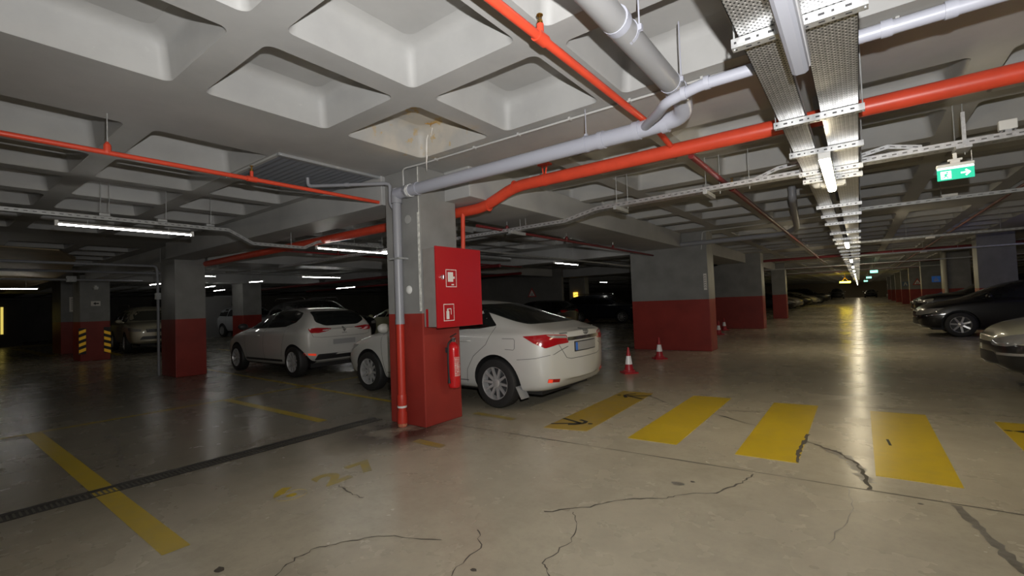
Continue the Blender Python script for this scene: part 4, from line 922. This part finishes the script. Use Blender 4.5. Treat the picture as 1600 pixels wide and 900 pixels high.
def build_car(kind, name, label, paint, loc, rz, full=True, glass=None, rim_m=None, ns=10, sc=1, group=None, plate=True, feat=(), cat='car', lab_win=False):
    wf, wr_, r, ra = WH[kind]; glass = glass or m_glass; rim_m = rim_m or m_rim
    if kind not in BODY: BODY[kind] = body_mesh(TAB[kind], ((wf, r), (wr_, r)), ra, paint)
    me, bv = BODY[kind]; me = me.copy(); me.materials[0] = paint
    t = thing(name, label, cat, loc, rz, group); t.scale = (sc, sc, sc)
    o = bpy.data.objects.new('body', me); C.objects.link(o); o.parent = t
    D90, D180 = PI/2, PI
    def part(nm, m, mt, par=t, both=True):
        a = ob(nm, m, mt, par, smooth=True, fixn=False)
        if both: ob(nm, mir(m), mt, par, smooth=True, fixn=False)
        return a
    yw = {'sedan': .885, 'hatch': .892, 'suv': .985}[kind]
    for x in (wf, wr_):
        for s in (-1, 1): wheel(t, x, yw, r, s, rim_m, ns)
    q = MB(); q.box((TAB[kind][1][0]+.2,-.6,.17 if kind != 'suv' else .26), (TAB[kind][-2][0]-.2,.6,.26 if kind != 'suv' else .4)); ob('underbody', q, m_black, t)
    st = .07 if full else .14
    if kind == 'sedan':
        part('side_window', decal(bv, [(.96,.985),(.13,1.005),(.10,1.35),(.33,1.33)], D90, r=.03, step=st), glass)
        part('side_window', decal(bv, [(.07,1.005),(-1.0,1.02),(-1.29,1.06),(-1.04,1.23),(-.80,1.31),(-.3,1.365),(.06,1.35)], D90, r=.035, step=st), glass)
        part('rear_window', decal(bv, [(-.63,1.07),(.63,1.07),(.53,1.345),(-.53,1.345)], D180, .008, .012, r=.06, step=.035), glass, both=False)
        part('windscreen', decal(bv, [(-.64,1.03),(.64,1.03),(.53,1.385),(-.53,1.385)], 0, r=.06, step=st), glass, both=False)
        tl = part('tail_lamp', decal(bv, [(-.50,.93),(-.78,.945),(-1.07,.925),(-1.10,.825),(-.92,.815),(-.75,.78),(-.62,.84)], math.radians(140), .006, .012, r=.02, step=.045), m_tail)
        hl = part('headlamp', decal(bv, [(.40,.76),(.62,.75),(.90,.69),(1.12,.635),(1.10,.57),(.85,.57),(.62,.62)], math.radians(40), .005, .012, r=.02, step=.05), m_clear)
        part('grille', decal(bv, [(-.42,.56),(.42,.56),(.45,.61),(-.45,.61)], 0, step=.06), m_blk2, both=False); part('lower_grille', decal(bv, [(-.5,.34),(.5,.34),(.42,.48),(-.42,.48)], 0, step=.08, r=.03), m_blk2, both=False)
        if full:
            part('tail_lamp_lens', decal(bv, [(-.78,.935),(-1.06,.915),(-1.07,.885),(-.84,.90)], math.radians(140), .0085, .004, step=.04), m_clear)
            part('boot_trim', decal(bv, [(-.42,.85),(.42,.85),(.42,.895),(-.42,.895)], D180, .010, .014, step=.06, r=.01), m_chrome, both=False)
            part('plate_frame', decal(bv, [(-.28,.70),(.28,.70),(.28,.83),(-.28,.83)], D180, .009, .012, step=.08, r=.01), m_blk2, both=False); pl = part('number_plate', decal(bv, [(-.265,.712),(.265,.712),(.265,.818),(-.265,.818)], D180, .012, .016, step=.08), m_plate, both=False)
            part('plate_blue_band', decal(bv, [(.222,.714),(.264,.714),(.264,.816),(.222,.816)], D180, .014, .006, step=.08), m_blue, pl, both=False)
            part('boot_seam', decal(bv, strip_poly([(-.60,.96),(-.56,.80),(-.44,.64),(-.36,.62),(.36,.62),(.44,.64),(.56,.80),(.60,.96)], .007), D180, .0025, .004, step=.03), m_seam, both=False)
            part('fog_reflector', decal(bv, [(.55,.345),(.71,.36),(.71,.40),(.55,.385)], D180, .006, .01, step=.04), m_tail)
            part('fog_reflector', decal(bv, [(.66,.35),(.708,.356),(.708,.398),(.66,.39)], D180, .0085, .006, step=.03), m_reflglow)
            part('fuel_flap_seam', decal(bv, strip_poly([(-1.47,.90),(-1.65,.90),(-1.67,.88),(-1.67,.78),(-1.65,.76),(-1.52,.765)], .006), D90, .0025, .004, step=.03), m_seam, both=False)
            for pts in ([(.98,.95),(1.0,.80),(.93,.30)], [(.09,1.0),(.08,.30)], [(-1.28,1.05),(-1.27,.95),(-1.20,.82),(-.98,.66),(-.86,.48),(-.82,.30)]): part('door_seam', decal(bv, strip_poly(pts, .006), D90, .0022, .004, step=.03), m_seam)
            part('bumper_seam', decal(bv, strip_poly([(-1.70,.64),(-1.95,.66),(-2.12,.70),(-2.18,.78)], .006), D90, .0022, .004, step=.03), m_seam)
            part('sill_shadow_line', decal(bv, strip_poly([(-.85,.33),(.9,.33)], .012), D90, .0022, .004, step=.05), m_seam)
            for x in (-.82, .25):
                q = MB(); q.tube(bend([(x-.11,.868,.865),(x-.09,.905,.868),(x+.09,.905,.868),(x+.11,.868,.865)], .03), .013, 10); part('door_handle', q, paint)
            def ell(cx, cy, a, b, w=.007): return [(cx+a*math.cos(k*PI/12), cy+b*math.sin(k*PI/12)) for k in range(25)]
            m = MB()
            for a in (ell(0,.945,.060,.036), ell(0,.95,.024,.030), ell(0,.962,.040,.014)):
                d_ = decal(bv, strip_poly(a[:24], .009), D180, .010, .008, step=.03); m.add(d_.v, d_.f)
            ob('boot_emblem', m, m_seam, t)
            m2 = MB()
            for k in range(7): y0 = .525-k*.019; d_ = decal(bv, [(y0-.013,.938),(y0,.938),(y0,.952),(y0-.013,.952)], D180, .005, .004, step=.03); m2.add(d_.v, d_.f)
            ob('model_lettering', m2, m_seam, t)
            q = MB(); q.add([(-1.66,.70,.30),(-1.66,.86,.30),(-1.74,.86,.15),(-1.74,.70,.15),(-1.675,.70,.30),(-1.675,.86,.30),(-1.755,.86,.15),(-1.755,.70,.15)], [(0,1,2,3),(7,6,5,4),(0,4,5,1),(3,2,6,7),(1,5,6,2),(0,3,7,4)]); part('mud_flap', q, m_plate)
        mx, mz = .80, .99
    elif kind == 'hatch':
        part('side_window', decal(bv, [(.84,.985),(.0,1.0),(-.05,1.37),(.22,1.355)], D90, r=.03, step=st), glass)
        part('side_window', decal(bv, [(-.03,1.0),(-.85,1.03),(-1.20,1.12),(-1.28,1.22),(-1.20,1.31),(-.8,1.365),(-.09,1.37)], D90, r=.04, step=st), glass)
        part('side_window', decal(bv, [(-.10,1.01),(.05,1.00),(.02,1.36),(-.12,1.365)], D90, r=.01, step=st, off=.002, th=.004), m_blk2)
        part('rear_window', decal(bv, [(-.58,1.12),(-.38,1.03),(.38,1.03),(.58,1.12),(.51,1.33),(-.51,1.33)], D180, .008, .012, r=.06, step=.035), glass, both=False)
        part('windscreen', decal(bv, [(-.64,1.05),(.64,1.05),(.54,1.385),(-.54,1.385)], 0, r=.06, step=st), glass, both=False)
        part('tail_lamp', decal(bv, [(-.50,.985),(-.66,1.0),(-.80,.985),(-.93,.965),(-.85,.92),(-.70,.89),(-.56,.895)], math.radians(140), .006, .012, r=.03, step=.045), m_tail)
        part('headlamp', decal(bv, [(.36,.80),(.55,.80),(.85,.73),(.98,.66),(.80,.63),(.55,.66)], math.radians(40), .005, .012, r=.02, step=.05), m_clear)
        part('grille', decal(bv, [(-.42,.58),(.42,.58),(.45,.64),(-.45,.64)], 0, step=.08), m_blk2, both=False)
        if full:
            part('rear_skirt', decal(bv, [(-.62,.34),(.62,.34),(.56,.46),(-.56,.46)], D180, step=.06, r=.03), m_blk2, both=False)
            part('plate_recess', decal(bv, [(-.40,.60),(.40,.60),(.34,.76),(-.34,.76)], D180, .003, .005, r=.03, step=.06), mat('recess_shade_paint', (.48,.48,.46), .3), both=False)
            part('number_plate', decal(bv, [(-.26,.64),(.26,.64),(.26,.745),(-.26,.745)], D180, .012, .016, step=.08), m_plate, both=False)
            part('hatch_seam', decal(bv, strip_poly([(-.72,1.0),(-.66,.82),(-.5,.80),(.5,.80),(.66,.82),(.72,1.0)], .007), D180, .0025, .004, step=.04), m_seam, both=False)
            part('fog_reflector', decal(bv, [(.60,.43),(.78,.46),(.78,.495),(.60,.475)], D180, .006, .01, step=.04), m_reflglow)
            for pts in ([(.86,.95),(.86,.80),(.80,.30)], [(-.05,1.0),(-.05,.30)], [(-1.0,1.05),(-.95,.86),(-.86,.55),(-.80,.42)]): part('door_seam', decal(bv, strip_poly(pts, .006), D90, .0022, .004, step=.03), m_seam)
            part('side_moulding', decal(bv, [(-.78,.30),(.86,.30),(.86,.345),(-.80,.345)], D90, .010, .014, step=.07, r=.01), m_blk2)
            q = MB(); q.tube(bend([(.10,.880,.845),(.12,.912,.85),(.28,.912,.85),(.30,.880,.845)], .03), .013, 10); part('door_handle', q, paint)
            q = MB(); q.tube([(-.95,0,1.45),(-1.15,0,1.64)], [.006,.003], 8); q.lathe([(.025,0),(.012,.03)], (-.94,0,1.43), n=12); ob('roof_aerial', q, m_blk2, t)
            m = MB()
            for s_ in (1, .5):
                a = [(0,.055*s_),(.036*s_,0),(0,-.055*s_),(-.036*s_,0),(0,.055*s_)]
                d_ = decal(bv, strip_poly([(x_, z_+.945) for x_, z_ in a[:5]], .010), D180, .008, .007, step=.03); m.add(d_.v, d_.f)
            ob('hatch_emblem', m, m_seam, t)
            m2 = MB()
            for k in range(4): y0 = .055-k*.03; d_ = decal(bv, [(y0-.018,.862),(y0,.862),(y0,.878),(y0-.018,.878)], D180, .005, .004, step=.03); m2.add(d_.v, d_.f)
            ob('model_lettering', m2, m_seam, t)
        mx, mz = .70, 1.0
    else:
        part('side_window', decal(bv, [(.86,1.19),(-.12,1.20),(-.12,1.68),(.42,1.66)], D90, r=.03, step=st), glass)
        part('side_window', decal(bv, [(-.18,1.20),(-1.10,1.21),(-1.10,1.68),(-.18,1.68)], D90, r=.03, step=st), glass)
        part('side_window', decal(bv, [(-1.16,1.21),(-2.05,1.25),(-2.02,1.60),(-1.16,1.68)], D90, r=.03, step=st), glass)
        part('rear_window', decal(bv, [(-.70,1.24),(.70,1.24),(.62,1.62),(-.62,1.62)], D180, r=.05, step=st), glass, both=False)
        part('windscreen', decal(bv, [(-.76,1.22),(.76,1.22),(.64,1.71),(-.64,1.71)], 0, r=.05, step=st), m_glassl if lab_win else glass, both=False)
        part('headlamp', decal(bv, [(.58,.98),(.84,.95),(1.10,.90),(1.12,.82),(.86,.83),(.60,.88)], math.radians(40), .005, .012, r=.03, step=.05), m_clear)
        part('grille', decal(bv, [(-.46,.78),(.46,.78),(.48,.90),(-.48,.90)], 0, step=.08, r=.02), m_blk2, both=False)
        part('lower_grille', decal(bv, [(-.66,.52),(.66,.52),(.58,.64),(-.58,.64)], 0, step=.1, r=.02), m_blk2, both=False)
        part('tail_lamp', decal(bv, [(.72,.98),(.86,.98),(.84,1.14),(.70,1.14)], D180, .005, .01, r=.02, step=.05), m_tail)
        part('number_plate', decal(bv, [(-.26,.85),(.26,.85),(.26,.96),(-.26,.96)], D180, .012, .016, step=.08), m_plate, both=False)
        q = MB(); q.tube(bend([(.3,.66,1.76),(.2,.67,1.85),(-1.8,.67,1.87),(-1.95,.66,1.79)], .08), .016, 8); part('roof_rail', q, m_chrome)
        for pts in ([(.92,1.12),(.92,.75),(.85,.42)], [(-.15,1.15),(-.15,.40)], [(-1.12,1.15),(-1.0,.60)]): part('door_seam', decal(bv, strip_poly(pts, .008), D90, .0022, .004, step=.06), m_seam)
        mx, mz = .86, 1.17
    ymir = {'sedan':.86,'hatch':.87,'suv':.95}[kind]
    q = MB(); n0 = 10
    for i in range(7):
        a = PI*i/6
    bmm = bmesh.new(); bmesh.ops.create_uvsphere(bmm, u_segments=14, v_segments=8, radius=1)
    bmm.verts.ensure_lookup_table(); q.add([(mx+.07*v.co.x, ymir+.10+.11*v.co.y, mz+.045+.075*v.co.z) for v in bmm.verts], [tuple(v.index for v in f.verts) for f in bmm.faces]); bmm.free()
    q.box((mx-.02,ymir-.06,mz-.01),(mx+.03,ymir+.06,mz+.02)); part('door_mirror', q, paint if 'blackmirror' not in feat else m_blk2)
    if 'bumper' in feat:
        part('bumper_lip', decal(bv, strip_poly([(.45,.50),(.80,.485),(1.15,.47)], .03), math.radians(45), .02, .02, step=.04), m_clear)
    if 'frontplate' in feat:
        q = MB(); x = TAB[kind][-1][0]+.055; q.box((x,-.26,.36),(x+.012,.26,.47)); ob('number_plate', q, m_plate, t)
    if 'frontchrome' in feat:
        part('grille_bar', decal(bv, strip_poly([(-.42,.635),(.42,.635)], .022), 0, .012, .02, step=.05), m_chrome, both=False)
        part('grille_bar', decal(bv, strip_poly([(-.45,.52),(.45,.52)], .02), 0, .012, .02, step=.05), m_chrome, both=False)
        part('arch_highlight_trim', decal(bv, strip_poly([(.55,.60),(.85,.56),(1.12,.53)], .012), math.radians(45), .012, .02, step=.05), m_chrome)
    return t
def paint(name, col, coat=1.0, metal=0, rough=.35): return mat(name, col, rough, metal=metal, coat=coat)
p_white = paint('white_car_paint', (.56,.56,.535)); p_white2 = paint('white_hatch_paint', (.52,.515,.49)); p_black = paint('black_car_paint', (.004,.004,.005), coat=.55); p_navy = paint('navy_car_paint', (.010,.013,.022))
p_champ = paint('champagne_car_paint', (.50,.46,.34), metal=.1); p_cream = paint('cream_car_paint', (.58,.57,.42)); p_silver = paint('silver_car_paint', (.35,.34,.32), metal=.5); p_yel = paint('pale_yellow_car_paint', (.6,.58,.36)); p_brown = paint('maroon_car_paint', (.06,.012,.012))
build_car('sedan', 'sedan_car', 'white sedan parked with its tail toward the crossing, behind the big column', p_white, (-5.17,5.535,0), PI)
build_car('hatch', 'hatchback_car', 'white hatchback parked left of the big column, rear toward the camera', p_white2, (-10.62,5.74,0), PI, feat=('blackmirror',), ns=9)
build_car('suv', 'suv_car', 'champagne off-roader at far left, half hidden by the grey and red column', p_champ, (-23.7,6.3,0), -.10, full=False, lab_win=True)
build_car('suv', 'suv_car', 'white off-roader sliver between the two columns left of the white hatchback', paint('offwhite_suv', (.45,.47,.5)), (-28.9,12.7,0), .1, full=False)
build_car('suv', 'suv_car', 'dark off-roader whose roof shows above the white hatchback bonnet', p_black, (-16.6,9.7,0), 0, full=False)
build_car('sedan', 'sedan_car', 'pale yellow car peeking out right of the white hatchback roof', p_yel, (-15.2,12.6,0), PI, full=False)
build_car('hatch', 'hatchback_car', 'black car just behind the white sedan boot with a glowing red tail lamp', p_black, (-11.45,17.0,0), PI, full=False)
build_car('suv', 'suv_car', 'dark navy car parked left of the wide column, side on', p_navy, (-12.1,25.4,0), 0, full=False, sc=.93)
build_car('sedan', 'sedan_car', 'glossy black sedan with chrome wheels parked nose out on the right', p_black, (3.50,17.92,0), PI, full=False, ns=7, sc=1.03, feat=('frontchrome',), rim_m=m_rim)
p_two = paint('cream_paint_black_bumper', (.58,.57,.42)); nt = p_two.node_tree; tc = N(nt, 'ShaderNodeTexCoord'); sx = N(nt, 'ShaderNodeSeparateXYZ'); nt.links.new(tc.outputs['Object'], sx.inputs[0])
nt.links.new(mixc(nt, math_n(nt, 'MULTIPLY', math_n(nt, 'LESS_THAN', sx.outputs[2], .60), math_n(nt, 'GREATER_THAN', sx.outputs[0], 1.65)), (.58,.57,.42), (.02,.02,.02)), nt.nodes['Principled BSDF'].inputs['Base Color'])
build_car('sedan', 'sedan_car', 'cream car nose with black bumper at the right edge of the photo', p_two, (3.53,9.05,0), PI, full=False, feat=('bumper','frontplate'))
build_car('suv', 'suv_car', 'black off-roader bonnet showing just behind the glossy black sedan', p_black, (4.1,23.4,0), PI, full=False, sc=.97, feat=())
build_car('sedan', 'sedan_car', 'dark maroon car nose farthest of the black cars on the right', p_brown, (4.3,31.5,0), PI, full=False, feat=('frontchrome',))
far = [('hatch', p_silver, (-6.0,46.5), 0, 'silver car nosing into the aisle on the far left'), ('sedan', p_black, (-6.2,42.6), 0, 'dark car on the far left with one visible wheel, before the silver car'),
 ('sedan', p_black, (-5.9,53.5), 0, 'dark car beyond the silver car on the far left'), ('hatch', p_silver, (-5.6,59), 0, 'pale car beyond the dark one, deep on the far left'),
 ('suv', p_black, (-5.2,66), 0, 'dark van-like car deep on the left near the aisle end'), ('hatch', paint('far_white', (.6,.62,.6)), (5.0,80), PI, 'white hatchback parked at the far right end of the aisle'),
 ('suv', p_black, (-3.0,96), -PI/2, 'dark car facing the camera at the far end under the yellow lit sign'), ('sedan', p_black, (1.6,104), -PI/2, 'very small dark car at the far end right of the lamp row')]
for k, p, (x, y), rz, lab in far: build_car(k, {'hatch':'hatchback_car','sedan':'sedan_car','suv':'suv_car'}[k], lab, p, (x,y,0), rz, full=False)
# plain white van body glimpsed behind the off-roader
t = thing('box_van', 'white box van behind the champagne off-roader at far left', 'van', (-35,13.5,0))
m = MB(); m.box((-2.6,-1,.45),(1.2,1,2.6)); ob('cargo_box', m, paint('van_white', (.75,.78,.82), coat=.2), t, bevel=.05)
m = MB(); m.prism([(1.2,.4),(2.7,.4),(2.75,1.1),(2.3,1.35),(1.75,2.1),(1.2,2.15)], -.95, .95, 0, lambda p: (p[0], p[2], p[1])); ob('cab', m, paint('van_white_cab', (.75,.78,.82), coat=.2), t, bevel=.04)
for x in (-1.7, 1.9):
    for s in (-1, 1): wheel(t, x, .98, .34, s, m_rim, 6)
# glass entrance with yellow lit frame
m_dimyel = mat('dim_yellow_light', (.6,.5,.1), .4, emit=(.9,.7,.15), es=.8)
t = thing('lit_entrance', 'yellow lit glass entrance at the far left edge', 'entrance', (-38,2.9,0))
m = MB(); m.box((-.2,-1.6,0),(0,1.4,2.6)); ob('dark_surround', m, m_drk, t)
for y, w in ((.1,.22),(.55,.10),(-.5,.16)):
    m = MB(); m.box((0,y,.7),(.05,y+w,2.2)); ob('lit_strip', m, m_dimyel, t)
